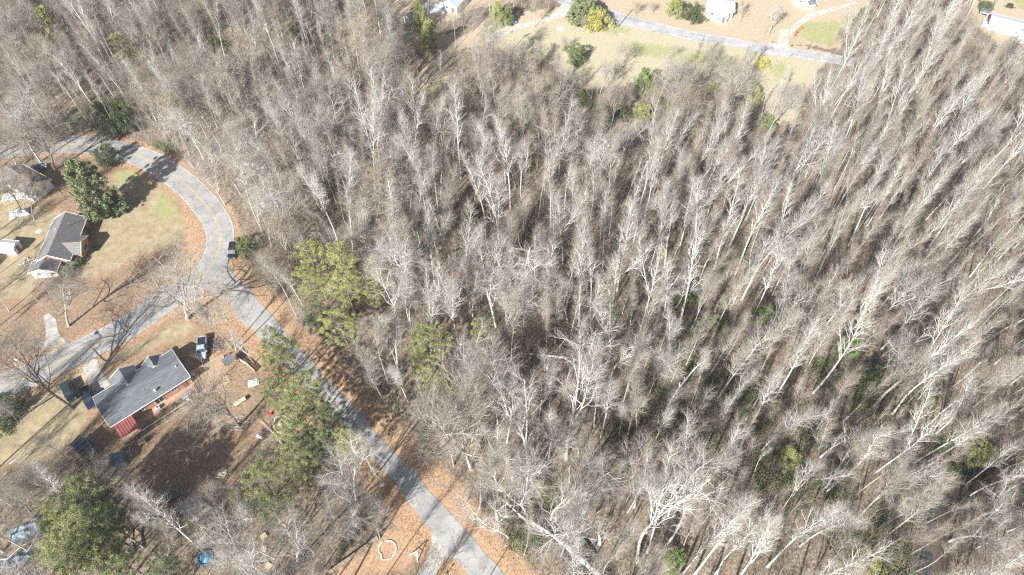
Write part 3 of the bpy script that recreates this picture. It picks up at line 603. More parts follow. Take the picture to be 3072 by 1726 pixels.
WOODS=[
 (8,'poplar',[((75,555),(30,0)),((150,470),(130,0)),((465,570),(475,180)),((570,1395),(600,700)),((845,1150),(920,560)),((1050,600),(1130,110)),((1320,620),(1400,100)),((1540,1010),(1750,400)),((1700,1030),(1930,350)),((1400,830),(1440,480)),((655,1290),(700,800)),((640,1390),(830,1000)),((1190,970),(1300,290)),((960,1170),(980,930)),((1830,1330),(2100,850))]),
 (8,'slim',[((1250,560),(1330,120)),((700,450),(750,60)),((860,700),(980,520)),((690,500),(720,230))]),
 (8,'oak',[((490,1370),(480,1050)),((60,1300),(90,850)),((1270,1270),(1480,1010)),((1060,1260),(1290,1050)),((1960,1150),(2050,760))]),
 (8,'snag',[((1750,1200),(1940,770))]),
 (12,'poplar',[((1110,890),(1010,120)),((1000,800),(880,200)),((1745,480),(1710,0)),((1735,980),(1720,500)),((1980,560),(1960,130)),((1870,1250),(1850,700)),((700,830),(560,500)),((1150,650),(1170,200)),((740,1240),(600,960)),((1220,960),(1150,560))]),
 (12,'slim',[((1500,440),(1420,0)),((1445,440),(1380,0)),((1260,330),(1180,0)),((850,640),(770,540))]),
 (12,'oak',[((1505,1190),(1480,560)),((1700,1400),(1740,1050)),((520,820),(380,400)),((660,540),(560,150)),((1440,1370),(1430,1000)),((1350,980),(1200,700)),((2140,1400),(2080,950)),((1290,1440),(1300,1250)),((430,640),(330,330)),((180,520),(60,200))]),
 (10,'oak',[((395,750),(440,200)),((170,850),(200,350)),((75,880),(30,560)),((665,270),(700,0)),((925,310),(880,20)),((155,1060),(140,850)),((820,1370),(760,600)),((600,1250),(620,940)),((305,1110),(310,850))]),
 (10,'poplar',[((880,1310),(1130,650)),((1000,1100),(1200,560)),((990,1270),(1350,800)),((1080,1447),(1400,1050)),((1160,1447),(1600,900)),((1470,600),(1700,200)),((1330,510),(1480,200)),((45,480),(20,90)),((1290,1440),(1500,1150)),((560,560),(600,280)),((1400,1500),(1760,1080))]),
 (10,'slim',[((450,920),(490,700)),((500,820),(540,640)),((415,890),(430,680)),((1090,1300),(1170,1040)),((1510,860),(1600,650)),((1400,920),(1560,640)),((1600,1080),(1720,900)),((140,660),(130,420))]),
 (10,'snag',[((980,490),(1140,150))]),
 (9,'poplar',[((1260,480),(2000,50)),((1380,470),(1900,150)),((900,600),(1350,150)),((0,1380),(500,780)),((610,600),(900,300)),((380,290),(560,50)),((1680,670),(2124,380))]),
 (9,'oak',[((1040,950),(1160,800)),((960,760),(1300,580)),((1700,1000),(2050,700)),((1520,1160),(2000,900))]),
 (9,'slim',[((195,300),(400,0)),((190,940),(380,700)),((590,960),(820,650)),((130,900),(320,620)),((780,340),(1040,30))]),
 (11,'poplar',[((455,1100),(700,700)),((590,980),(850,640)),((690,600),(940,200)),((1000,500),(1080,180)),((1100,780),(1396,430)),((1160,1300),(1396,1130)),((0,640),(230,280)),((20,900),(180,500)),((820,1447),(960,1180)),((40,1440),(330,1060))]),
 (11,'slim',[((560,420),(690,200)),((930,880),(1100,650)),((960,1100),(1160,880)),((650,460),(760,200)),((350,1010),(480,800)),((760,560),(900,250))]),
 (11,'oak',[((560,1310),(900,1080)),((0,1230),(150,950))]),(11,'snag',[((240,950),(380,730))]),
 (7,'poplar',[((945,760),(620,310)),((1450,590),(1400,400)),((1080,430),(900,130)),((820,780),(650,550)),((1400,700),(1330,500)),((2160,450),(2090,180))]),
 (7,'slim',[((240,105),(210,0)),((1910,270),(1860,60)),((2280,480),(2250,160)),((600,270),(420,40))]),
 (7,'greyoak',[((330,780),(210,560)),((1800,640),(1700,220)),((230,920),(200,800)),((720,960),(560,760))]),
]
NP={'poplar':5,'oak':3,'slim':3,'snag':1,'greyoak':3,'greypop':3,'pink':3,'small':4}
cnt=0
for k,kn,L in WOODS:
    for b,t in L:
        handtree(k,b,t,kn+str(rt.integers(NP[kn])),1.0 if kn!='snag' else .9); cnt+=1
NHAND=len(TREES)

# ------------------------------------------------------------------ evergreens: (zoom, crown centre, height, crown radius, prototype, label)
EV=[]
def ever(k,c,h,r,proto,label,cat='tree',name='pine_tree',group=None):
    p=PROTO[proto]; px=Z(k,*c); x,y=G(px[0],px[1],h*(.66 if 'shrub' not in proto and 'magn' not in proto and 'cedar' not in proto else .5))
    EV.append((px[0],px[1],r*1800/125*.9,x,y,r)); o=tree(proto,x,y,h,rt.random()*6.28,label,cat,group,name,None,(r/p['r'])/(h/p['h'])); return o
RG='pines along the left side of the side road'; CG='pines right of the side road'; BG='pines in the bottom-left corner'
for i,(c,h,r,pr,l) in enumerate([
  ((250,170),17,4.4,'pine0','topmost of the roadside pines overhanging the side road'),((290,270),14,4,'pine1','feathery pine just below the topmost roadside pine'),
  ((250,420),15,3.8,'pine2','pine beside the right end of the fenced yard'),((400,430),17,4.8,'pine0','broad pine overhanging the side road where sunlit asphalt shows'),
  ((330,520),13,3.6,'pine1','pine just above the round stone fire pit'),((480,500),15,3.4,'pine2','pine leaning out furthest over the side road'),
  ((360,650),16,4.4,'pine1','bright pine right of the round stone fire pit'),((370,780),15,4.1,'pine0','tall bright pine at the lower left of the roadside row'),
  ((540,590),15,4,'pined0','dark pine in the middle of the roadside row'),((520,690),14,4.2,'pined1','dark pine behind the white-limbed bare tree'),
  ((660,720),13,3.5,'piney0','yellow-green pine at the lower right end of the roadside row'),((400,860),12,3.1,'pine2','lowest of the roadside pines'),]):
    ever(4,c,h,r*.82,pr,l,group=RG)
ever(4,(165,930),11,3.9,'pine1','round green evergreen standing alone right of the sheds',name='pine_tree')
ever(4,(195,1050),8,2.8,'pined0','low dark evergreen at the foot of the round one right of the sheds'); ever(4,(320,990),7,1.9,'pine2','small evergreen tuft right of the round evergreen by the sheds')
for c,h,r,pr,l in [((820,950),19,4.0,'piney0','yellow-green pine at the upper left of the pine group in the woods'),((1010,970),19,4.2,'pine1','green pine at the top centre of the pine group in the woods'),
  ((1290,1000),17,2.9,'piney1','narrow yellow-green pine at the right of the pine group in the woods'),((800,1110),16,3.7,'pine0','thin pine on the left side of the pine group facing the road'),
  ((1060,1130),15,4.0,'piney0','yellow-green pine in the middle of the pine group in the woods'),((1240,1180),12,2.3,'pine2','small pine below the narrow one in the pine group'),
  ((870,1320),12,3.3,'pined1','dark green pine at the lower left of the pine group'),((1025,1400),15,3.7,'piney1','bright rounded pine at the bottom of the pine group near the road')]:
    ever(12,c,h,r,{'pine1':'piney0','pine0':'piney1'}.get(pr,pr),l,group=CG)
ever(4,(1085,180),16,4.4,'pine0','rounded green pine standing alone among white trunks'); ever(4,(1050,270),13,2.8,'pine2','lower green pine touching the rounded one among white trunks')
ever(4,(1400,90),15,2.7,'piney1','bright yellow-green pine right of the rounded lone pine'); ever(4,(1415,185),10,1.8,'piney0','small yellow-green evergreen under the bright one')
ever(4,(1170,390),4.5,3.0,'shrub_pine_y','low yellow-green bush below the lone rounded pine','shrub','evergreen_shrub')
for c,h,r,pr,l in [((700,560),17,4.6,'pine1','top pine of the bottom-left group'),((600,720),17,4.6,'pine0','left pine of the bottom-left group'),((760,760),18,5.2,'pine1','broad pine in the centre of the bottom-left group'),
  ((910,850),16,4.6,'pine2','right-hand pine of the bottom-left group near the two bare leaning poles'),((640,920),16,4.8,'pine0','lower left pine of the bottom-left group'),((560,1060),15,4.6,'pine2','pine nearest the bottom-left corner'),
  ((780,1010),16,4.8,'pine1','lower centre pine of the bottom-left group'),((900,1130),14,4.2,'piney0','yellow-green pine on the bottom edge'),((1060,1110),12,3.8,'pined0','dark pine on the bottom edge right of the yellow-green one'),
  ((1080,760),9,3.3,'pined1','small dark evergreen right of the bottom-left pines'),((1440,1200),11,4.0,'pined1','dark evergreen at the bottom edge left of the blue pool'),((900,640),12,3.2,'pined0','dark pine behind the top pine of the bottom-left group')]:
    ever(3,c,h,r*.85,pr,l,group=BG)
ever(3,(440,790),4,2.0,'shrub_pine_y','small yellow-green bush right of the tarp-covered heap','shrub','evergreen_shrub')
ever(1,(600,500),16.5,3.7,'magnolia0','large glossy dense broadleaf evergreen above the brown-roofed house','tree','magnolia_tree')
ever(1,(765,590),5,2.4,'magnolia0','lower lobe-like broadleaf evergreen at the right foot of the large glossy one','tree','magnolia_tree')
S=[(1,(700,265),5.5,3.0,'shrub_shrub_d','dark round evergreen bush beside the shaded road'),(1,(1650,860),5,2.4,'shrub_shrub_g','green roadside bush behind the black car'),
 (26,(320,290),10,2.6,'cedar1','yellowish cedar directly right of the small white shed'),(26,(400,530),12,3.5,'cedar0','largest yellowish conical evergreen below the small white shed'),
 (26,(1500,210),8.5,2.8,'cedar1','bright yellow-green evergreen left of the parked blue car'),(26,(1650,230),6.5,2.1,'shrub_shrub_g','green bush touching the parked blue car'),
 (5,(1650,75),9,4,'magnolia0','green round evergreen at the top beside the golden shrub'),(5,(1775,150),6,4.2,'shrub_shrub_y','golden yellow shrub at the top near the utility pole'),
 (5,(1620,415),6,3.0,'shrub_shrub_g','round green bush alone at the left edge of the pale lawn'),(5,(2140,640),9,2.4,'shrub_shrub_g','upright bright green evergreen at the bottom of the pale lawn'),
 (5,(2130,870),5,2.4,'shrub_pine_y','yellow-green bush below the upright evergreen'),(5,(1690,760),6,2.1,'shrub_shrub_d','blue-green bush in the thicket below the pale lawn'),
 (5,(1960,880),5,2.2,'shrub_shrub_d','dark bush in the thicket left of the upright evergreen'),(5,(2390,60),6,2.4,'shrub_pine_y','olive bush above the far road'),
 (6,(70,100),6,3,'shrub_shrub_d','grey-green round bush left of the small white house above the far road'),(6,(605,480),2.8,2.0,'shrub_shrub_y','small round yellow-green bush on the pale strip below the far road'),
 (6,(240,680),4,2.4,'shrub_pine_y','yellow-green bush at the left edge of the fan-shaped tree'),(6,(530,730),5,2.1,'shrub_pine_y','yellow-green bush right of the fan-shaped tree'),(6,(1375,120),6,2.4,'shrub_shrub_d','dark evergreen bush where the far gravel drive enters the woods'),
 (6,(640,930),4,2.2,'shrub_shrub_g','green bush at the end of the pale strip'),
 (7,(340,190),12,3,'shrub_pine_y','sparse yellowish evergreen in the upper left woods'),(7,(870,350),14,3.4,'piney0','yellow-green pine in the middle of the upper left woods'),
 (7,(680,810),7,3.4,'shrub_shrub_d','dark evergreen left of a pair above the shaded road'),(7,(870,830),8,3.8,'shrub_shrub_d','dark evergreen right of a pair above the shaded road'),(7,(780,910),5,3.0,'shrub_shrub_d','low dark evergreen nearest the shaded road'),
 (7,(1530,350),8,3,'shrub_shrub_d','dark evergreen hidden deep in the upper woods'),(7,(2070,250),8,2.4,'shrub_shrub_d','dark evergreen near the row of thin white trunks at the top'),
 (8,(230,745),3,2.2,'shrub_shrub_d','low evergreen bush beside a shaded hollow in the middle woods'),(8,(1150,870),5,2.0,'shrub_pine_y','yellow-green bush under the leaning thin poles'),(8,(1340,1210),3,2.4,'shrub_shrub_g','green bush in the woods below the crossing fallen poles'),
 (8,(1920,1310),5,2.0,'shrub_ivy','ivy-green bush at a trunk foot in the central woods'),(8,(1590,1360),3,2.0,'shrub_shrub_g','low green bush right of the crossing fallen poles'),
 (10,(1030,1345),4,2.1,'shrub_shrub_g','bright leafy shrub near the bottom edge under white trunks'),(10,(1570,1170),5,2.1,'shrub_shrub_g','leafy green shrub in the lower woods right of the big white trunks'),(10,(240,910),3,.9,'shrub_pine_y','tiny lime-green tuft on a trunk above the ravine'),
 (11,(445,1170),6,2.2,'shrub_ivy','vivid ivy-covered stump below a leaning white trunk'),(11,(600,1330),5,2.4,'shrub_shrub_d','dark evergreen below the thick crooked trunk'),(11,(515,1010),4,1.5,'shrub_pine_y','yellow-green tuft beside twin white trunks'),
 (12,(1970,590),5,3,'shrub_shrub_d','very dark evergreen in a shaded hollow among white trunks'),(12,(1580,1110),4,1.6,'shrub_shrub_d','small dark evergreen under the big crooked white tree'),
 (9,(850,1340),2.5,3.0,'shrub_pine_y','low yellow-green bush on the bottom edge of the right-hand woods'),(9,(1780,420),2,3.2,'shrub_pine_y','mossy yellow-green bush on the bank above the creek'),
 (9,(180,470),3,2.4,'shrub_pine_y','yellow-green bush on the shaded slope left of the creek'),
 (13,(830,930),1.4,.8,'shrub_shrub_g','small green bush at the front of the brown-roofed house'),(13,(640,1330),2.2,2.0,'shrub_shrub_g','rounded bush at the lower corner of the brown-roofed house'),(13,(760,1240),1.6,1.3,'shrub_shrub_d','brownish low bush beside the brick wall'),
 (2,(40,800),3,4,'shrub_shrub_d','grey-green bush at the left edge below the road'),
 (14,(1490,120),2.5,2.2,'shrub_shrub_d','bare-looking olive bush behind the dark pavilion'),(14,(2040,125),1.2,1.2,'shrub_shrub_d','small dark bush on the lawn above the mobile home')]
for k,c,h,r,pr,l in S:
    shr='shrub' in pr; ever(k,c,h,r,pr,l,'shrub' if shr else 'tree','evergreen_shrub' if shr else ('magnolia_tree' if 'magn' in pr else ('cedar_tree' if 'cedar' in pr else 'pine_tree')))

# ------------------------------------------------------------------ filling the woods
def blocked(x,y,mr,trees=True):
    b=(dline(x,y,main_c[::4])<3.4+mr)|(dline(x,y,side_c[::3])<4.0+mr)|(dline(x,y,top_c[::4])<np.where(Parr(x,y)[0]>2520,2.3,3+mr))
    for o in OPEN: b|=inpoly(x,y,o)
    return b
def blocked_off(x,y): return inpoly(x,y,OPENX)
CLEAR=[poly([Z(10,*p) for p in [(150,200),(230,180),(330,250),(320,420),(200,460),(140,330)]]),poly([Z(10,*p) for p in [(370,880),(470,900),(450,1100),(380,1150),(350,1000)]]),
       poly([(1690,560),(1720,550),(1740,600),(1700,650),(1670,620)]),poly([(2320,370),(2400,360),(2380,440),(2330,440)]),poly([(2110,700),(2150,700),(2150,760),(2100,760)])]
rg=np.random.default_rng(21)
def scatter(spacing,jit=.5):
    xs=np.arange(-185,186,spacing); ys=np.arange(6,225,spacing); X,Y=np.meshgrid(xs,ys); X=X+(np.arange(len(ys))%2)[:,None]*spacing/2
    x=(X+rg.normal(0,spacing*jit*.6,X.shape)).ravel(); y=(Y+rg.normal(0,spacing*jit*.6,Y.shape)).ravel()
    px,py=Parr(x,y); tx,ty=Parr(x,y,20.)
    vis=((px>-120)&(px<3190)&(py>-110)&(py<1900))|((tx>-60)&(tx<3130)&(ty>-40)&(ty<1780)&(py<2000))
    return x[vis],y[vis]
x,y=scatter(4.6); k=~blocked(x,y,2.2)
for c in CLEAR: k&=~inpoly(x,y,c)
x,y=x[k],y[k]; T=np.array(TREES); d=np.min(np.hypot(x[:,None]-T[:,0],y[:,None]-T[:,1]),axis=1); k=d>2.3; x,y=x[k],y[k]
px,py=Parr(x,y)
def pick(px,py,u):
    if px<1150 and py<480: w=[('greypop',.22),('slim',.28),('greyoak',.26),('poplar',.12),('pink',.05),('small',.07)]
    elif px<1250 and py<1000: w=[('poplar',.16),('oak',.14),('greyoak',.28),('slim',.16),('small',.14),('greypop',.12)]
    elif py<520 and px<2350: w=[('greyoak',.18),('pink',.32),('small',.25),('slim',.1),('greypop',.15)]
    elif px>2350 and py<1000: w=[('slim',.30),('pink',.14),('greypop',.30),('poplar',.20),('small',.06)]
    elif px>1900: w=[('poplar',.22),('slim',.34),('greypop',.24),('pink',.1),('oak',.04),('small',.06)]
    else: w=[('poplar',.27),('oak',.07),('slim',.30),('pink',.12),('greypop',.16),('small',.08)]
    s=0
    for n_,p_ in w:
        s+=p_
        if u<s: return n_
    return w[-1][0]
fill=[]
EVA=np.array(EV)
KEEP=[(618,1674,62),(85,1585,50),(1165,1650,40),(570,1540,35)]
def seen_ok(x,y,h):
    for f in (.95,.75,.55):
        a=P(x,y,h*f); g=G(*a); X=np.array([g[0]]);Y=np.array([g[1]])
        if any(inpoly(X,Y,o)[0] for o in OPEN) and rg.random()<(.5 if a[1]<420 and a[0]>1200 else .85): return False
        if dline(X,Y,side_c[::3])[0]<3.5 and rg.random()<.85: return False
        if dline(X,Y,main_c[::4])[0]<4 and a[0]>400 and rg.random()<.85: return False
        if any(np.hypot(a[0]-q[0],a[1]-q[1])<q[2] for q in KEEP): return False
        if a[0]<2500 and dline(X,Y,top_c[::4])[0]<4 and rg.random()<.6: return False
        if f<.9 or h<10:
            d=np.hypot(EVA[:,0]-a[0],EVA[:,1]-a[1]); k=(d<EVA[:,2]+18)&(EVA[:,4]>y-1)
            if k.any() and rg.random()<.9: return False
    return True
for i in range(len(x)):
    kn=pick(px[i],py[i],rg.random()); pr=kn+str(rg.integers(NP[kn])); hp=PROTO[pr]['h']; h=hp*float(np.clip(rg.normal(.88,.13),.55,1.12))
    if not seen_ok(x[i],y[i],h):
        if rg.random()<.5: continue
        pr='small'+str(rg.integers(4)); h=float(rg.uniform(4.5,8))
        if not seen_ok(x[i],y[i],h): continue
    tl=(rg.normal(0,.035)*h,rg.normal(0,.035)*h); f=FP/(H/ (1.0))*1.0
    fill.append((h*(1.0 if kn!='small' else .8)/ (np.hypot(x[i],y[i])**2+110**2)**.5, x[i],y[i],pr,h,tl,px[i],py[i]))
NB=298-sum(1 for o in bpy.data.objects if o.name.startswith(('bare_tree','tree_snag')) and o.parent is None)
inframe=[f for f in fill if -10<f[6]<3082 and -10<f[7]<1740]
inframe.sort(key=lambda f:-f[0]); chosen=set(id(f) for f in inframe[:max(0,NB)])
rest=[f for f in fill if id(f) not in chosen]
for f in inframe[:max(0,NB)]:
    _,X,Y,pr,h,tl,a,b=f; zn=zone(a,b); kn=sized(pr,h)
    tree(pr,X,Y,h,rg.random()*6.28,f'{kn} {zn}','tree',f'{kn}, one of several {zn}','bare_tree',tl,.9+.25*rg.random())
# the rest of the woods: one object that reuses the same tree meshes
def woodland(pts):
    me=bpy.data.meshes.new('woodland'); n=len(pts); me.vertices.add(n)
    X=np.array([p[1] for p in pts]);Y=np.array([p[2] for p in pts]); zz=height(X,Y)-.05
    me.vertices.foreach_set('co',np.c_[X,Y,zz].astype(np.float32).ravel())
    protos=sorted(set(p[3] for p in pts)); pi={p:i for i,p in enumerate(protos)}
    a=me.attributes.new('pick','INT','POINT'); a.data.foreach_set('value',np.array([pi[p[3]] for p in pts],np.int32))
    a=me.attributes.new('size','FLOAT','POINT'); a.data.foreach_set('value',np.array([p[4]/PROTO[p[3]]['h'] for p in pts],np.float32))
    rot=[]
    for p in pts:
        v=Vector((p[5][0],p[5][1],p[4])).normalized(); q=Vector((0,0,1)).rotation_difference(v)@Quaternion((0,0,1),rg.random()*6.28); rot+=list(q.to_euler())
    a=me.attributes.new('turn','FLOAT_VECTOR','POINT'); a.data.foreach_set('vector',np.array(rot,np.float32))
    o=link(bpy.data.objects.new('woodland',me)); tag(o,'mass of leafless trees filling the woods between the larger trunks','woods',kind='stuff')
    ng=bpy.data.node_groups.new('woodland','GeometryNodeTree'); ng.interface.new_socket('Geometry',in_out='INPUT',socket_type='NodeSocketGeometry'); ng.interface.new_socket('Geometry',in_out='OUTPUT',socket_type='NodeSocketGeometry')
    N=ng.nodes; L=ng.links; gi=N.new('NodeGroupInput'); go=N.new('NodeGroupOutput'); iop=N.new('GeometryNodeInstanceOnPoints'); top=N.new('GeometryNodeJoinGeometry')
    for p in reversed(protos):
        j=N.new('GeometryNodeJoinGeometry')
        for part in('trunk','crown'):
            oi=N.new('GeometryNodeObjectInfo'); oi.transform_space='ORIGINAL'; oi.inputs['As Instance'].default_value=True
            oi.inputs['Object'].default_value=FIRST[(p,part)]; L.new(oi.outputs['Geometry'],j.inputs[0])
        g=N.new('GeometryNodeGeometryToInstance'); L.new(j.outputs[0],g.inputs[0]); L.new(g.outputs[0],top.inputs[0])
    L.new(gi.outputs[0],iop.inputs['Points']); L.new(top.outputs[0],iop.inputs['Instance']); iop.inputs['Pick Instance'].default_value=True
    def na(nm_,ty):
        q=N.new('GeometryNodeInputNamedAttribute'); q.data_type=ty; q.inputs['Name'].default_value=nm_; return q.outputs['Attribute']
    L.new(na('pick','INT'),iop.inputs['Instance Index']); L.new(na('turn','FLOAT_VECTOR'),iop.inputs['Rotation']); L.new(na('size','FLOAT'),iop.inputs['Scale'])
    L.new(iop.outputs[0],go.inputs[0]); md=o.modifiers.new('woodland','NODES'); md.node_group=ng
for f in rest:
    for part in('trunk','crown'):
        if (f[3],part) not in FIRST: f_=f
rest=[f for f in rest if (f[3],'trunk') in FIRST]
woodland(rest)
print('TREES bare individuals',sum(1 for o in bpy.data.objects if o.name.startswith(('bare_tree','tree_snag')) and o.parent is None),'rest',len(rest))

# undergrowth: brush and saplings nobody could count
def brush(name,label,x,y,hmin,hmax,stems,twigs,sub,matn,spread=.8,rad=.02,seed=1):
    r=np.random.default_rng(seed); n=len(x); z=height(x,y); hh=hmin+(hmax-hmin)*r.random(n)**1.5
    B=np.repeat(np.c_[x,y,z],stems,axis=0); hs=np.repeat(hh,stems)*(.6+.5*r.random(n*stems)); B[:,:2]+=r.normal(0,.3,(n*stems,2))
    d=norm(np.c_[r.normal(0,spread*.45,(n*stems,2)),np.ones(n*stems)]); m=4; cur=np.zeros((n*stems,m,3)); cur[:,0]=B
    for k in range(1,m):
        d=norm(d+r.normal(0,.10,d.shape)+np.array([0,0,.04])); cur[:,k]=cur[:,k-1]+d*(hs/(m-1))[:,None]
    rr=(rad*np.sqrt(hs/3))[:,None]*np.linspace(1,.3,m)
    L=hs.mean()*.42
    c2,r2=spawn(r,cur,rr,twigs,.2,.95,.6,L,3,.12,.06,rad*.55,.35); c3,r3=spawn(r,c2,r2,sub,.2,.95,.6,L*.5,2,.1,.05,rad*.4,.35)
    V,F=tubes([(cur,rr,3),(c2,r2,3),(c3,r3,3)]); o=link(bpy.data.objects.new(name,npmesh(name,V,F,M[matn]))); return tag(o,label,'undergrowth',kind='stuff')
bx,by=scatter(1.6,.9); k=~blocked(bx,by,.6); bp_=Parr(bx,by); k|=inpoly(bx,by,OPEN[1])&(bp_[1]>1345)&(rg.random(len(bx))<.22)&(np.hypot(bp_[0]-618,bp_[1]-1684)>75)&(np.hypot(bp_[0]-270,bp_[1]-1350)>70)
for c in CLEAR: k&=~(inpoly(bx,by,c)&(rg.random(len(bx))<.85))
for e_ in EV: k&=np.hypot(bx-e_[3],by-e_[4])>min(3.,e_[5]*.8)
q_=Parr(bx,by); k&=(np.hypot(q_[0]-625,q_[1]-1695)>62)
k&=(dline(bx,by,creekA)>1.6)&(dline(bx,by,creekB)>2.2)
patch=np.sin(bx*.13+1)+np.sin(by*.11+bx*.05)+rg.normal(0,.8,len(bx)); k&=patch>-1.6
bx,by=bx[k],by[k]; u=rg.random(len(bx)); print('brush',len(bx))
s_=u<.34; brush('undergrowth','tan leafless brush covering the forest floor',bx[s_],by[s_],1.0,3.2,5,4,2,'twig_tan',.9,.02,2)
s_=(u>=.34)&(u<.66); brush('undergrowth','pinkish brown saplings and brush under the woods',bx[s_],by[s_],2,8,3,6,3,'twig_pink',.32,.019,3)
s_=(u>=.66); brush('undergrowth','grey saplings and brush under the woods',bx[s_],by[s_],2,9.5,3,6,3,'twig_grey',.28,.019,4)

def groundcover():
    r=np.random.default_rng(31); C=[]
    spots=[(1150,640,60),(2060,1090,70),(2250,1060,60),(2180,1180,80),(2360,1230,90),(2430,1330,80),(2480,1120,50),(2560,1200,60),(2640,1090,45),(2700,1180,55),(2020,1230,60),(1940,1180,60),(2100,1330,60),(2330,1420,60),(2420,1480,60),(1880,1290,50),(2250,1290,60),(2590,1330,60),(2660,1650,70),(2560,1690,60),
       (1600,1480,60),(1560,1580,60),(1990,960,40),(2120,860,40),(1850,1010,50),(2900,1340,60),(300,330,60),(420,260,60),(200,250,50),(650,200,60),(520,420,50),(900,330,40),(1250,900,40),(1480,1000,40),(2700,560,50),(2500,700,50),(1420,330,40),(1560,380,60),(1850,330,60),(2000,330,50),(1330,700,50),(980,560,50)]
    for a,b_,w in spots:
        x0,y0=G(a,b_); n=int(w*w*.16*4)
        m=r.integers(4,9); cx=x0+r.normal(0,w/22,m); cy=y0+r.normal(0,w/18,m); k=r.integers(0,m,n*3)
        x=cx[k]+r.normal(0,.9,n*3); y=cy[k]+r.normal(0,1.1,n*3); z=height(x,y)+np.abs(r.normal(0,.45,n*3))+.05
        C.append(np.c_[x,y,z])
    C=np.concatenate(C); k=~blocked(C[:,0],C[:,1],.4); C=C[k]; V,F=quads(r,C,len(C),.13,.6,np.array([0,0,.6]))
    tag(link(bpy.data.objects.new('vine_ground_cover',npmesh('vine_ground_cover',V,F,M['vine'],False))),'dark green vines and evergreen ground cover under the woods','ground cover',kind='stuff')
M['vine']=mat('vine_leaf',(.05,.07,.03),(.19,.21,.08),.5,.7,3,c3=(.11,.135,.05))
groundcover()

# ------------------------------------------------------------------ building materials
M['shingle_blue']=mat('shingle_blue_grey',(.085,.095,.105),(.145,.155,.165),1.2,.9,8,stretch=(.5,3,3))
M['shingle_dark']=mat('shingle_charcoal',(.125,.12,.12),(.175,.17,.168),1.2,.9,8,stretch=(3,.5,3))
M['shingle_brown']=mat('shingle_brown',(.22,.20,.18),(.31,.285,.26),1.5,.9,8)
M['shingle_pale']=mat('shingle_pale_grey',(.36,.38,.41),(.44,.46,.49),1.5,.85,6)
M['brick']=mat('brick_red',(.36,.17,.11),(.46,.25,.17),6,.9,8)
M['siding']=mat('white_siding',(.72,.72,.70),(.62,.62,.60),1.5,.7)
M['trim']=mat('white_trim',(.78,.78,.76),(.68,.68,.66),2,.6)
M['glass']=mat('window_glass',(.03,.035,.045),(.05,.06,.07),1,.15,spec=.6)
M['door']=mat('brown_door',(.16,.10,.07),(.20,.13,.09),3,.6)
M['wood']=mat('weathered_wood',(.46,.40,.31),(.33,.28,.21),3,.9,6,stretch=(1,1,1))
M['wood_pale']=mat('pale_new_wood',(.60,.50,.34),(.48,.39,.26),3,.85,6)
M['wood_grey']=mat('grey_wood',(.34,.33,.30),(.24,.23,.21),3,.9,6)
M['tin']=mat('weathered_tin',(.30,.30,.28),(.40,.39,.36),.9,.75,7,c3=(.33,.315,.29))
M['red_tin']=mat('red_roof_panel',(.25,.075,.068),(.18,.06,.055),1.3,.75)
M['patio']=mat('patio_brick',(.50,.31,.22),(.40,.24,.17),3,.9,7)
M['black']=mat('black_plastic',(.015,.015,.018),(.03,.03,.033),2,.5)
M['metal']=mat('grey_metal',(.35,.36,.37),(.25,.26,.27),3,.45,metal=.6)
M['stone']=mat('pale_stone',(.60,.57,.50),(.42,.39,.34),4,.9,6)
M['blue']=mat('blue_plastic',(.02,.20,.42),(.04,.28,.55),3,.35)
M['poolwater']=mat('pool_water',(.10,.42,.62),(.20,.55,.72),2.2,.05,spec=.6,c3=(.12,.46,.66))
M['tarp']=mat('blue_grey_tarp',(.07,.10,.13),(.27,.33,.38),1.3,.5,6,c3=(.12,.16,.20),bump=.6)
M['white_sheet']=mat('white_sheet',(.66,.68,.70),(.50,.52,.55),2,.6,bump=.5)
M['red']=mat('red_plastic',(.55,.05,.05),(.45,.04,.04),2,.5)
M['orange']=mat('orange_panel',(.62,.20,.07),(.50,.15,.05),2,.6)
M['green_tarp']=mat('green_tarp',(.28,.40,.24),(.20,.30,.18),2,.7)
M['rust']=mat('rust_leaf',(.42,.13,.07),(.30,.09,.05),3,.8)
M['lampglass']=mat('lamp_head_white',(.78,.78,.76),(.70,.70,.68),2,.3)
M['tyre']=mat('tyre_rubber',(.015,.015,.015),(.025,.025,.025),4,.85)
M['chrome']=mat('chrome',(.6,.6,.62),(.5,.5,.52),2,.2,metal=.9)
M['headlight']=mat('headlight_glass',(.7,.72,.75),(.6,.62,.65),2,.15)
def paint(name,c):
    m=mat(name,c,tuple(x*.92 for x in c),2,.28,spec=.5); m.node_tree.nodes['Principled BSDF'].inputs['Coat Weight'].default_value=.6; return m
M['p_black']=paint('paint_black',(.012,.014,.02)); M['p_green']=paint('paint_dark_green',(.015,.035,.032)); M['p_navy']=paint('paint_navy',(.012,.02,.045))
M['p_silver']=paint('paint_silver_blue',(.30,.36,.44)); M['p_blue']=paint('paint_blue_grey',(.12,.18,.27)); M['p_slate']=paint('paint_slate',(.08,.12,.17)); M['p_white']=paint('paint_white',(.7,.7,.7))

def at(k,x,y,z=0,zoff=0):
    g=GZ(k,x,y,z); return (g[0],g[1],z+zoff)
def heading(k,a,b,z=0):
    p=GZ(k,*a,z);q=GZ(k,*b,z); return math.atan2(q[1]-p[1],q[0]-p[0])

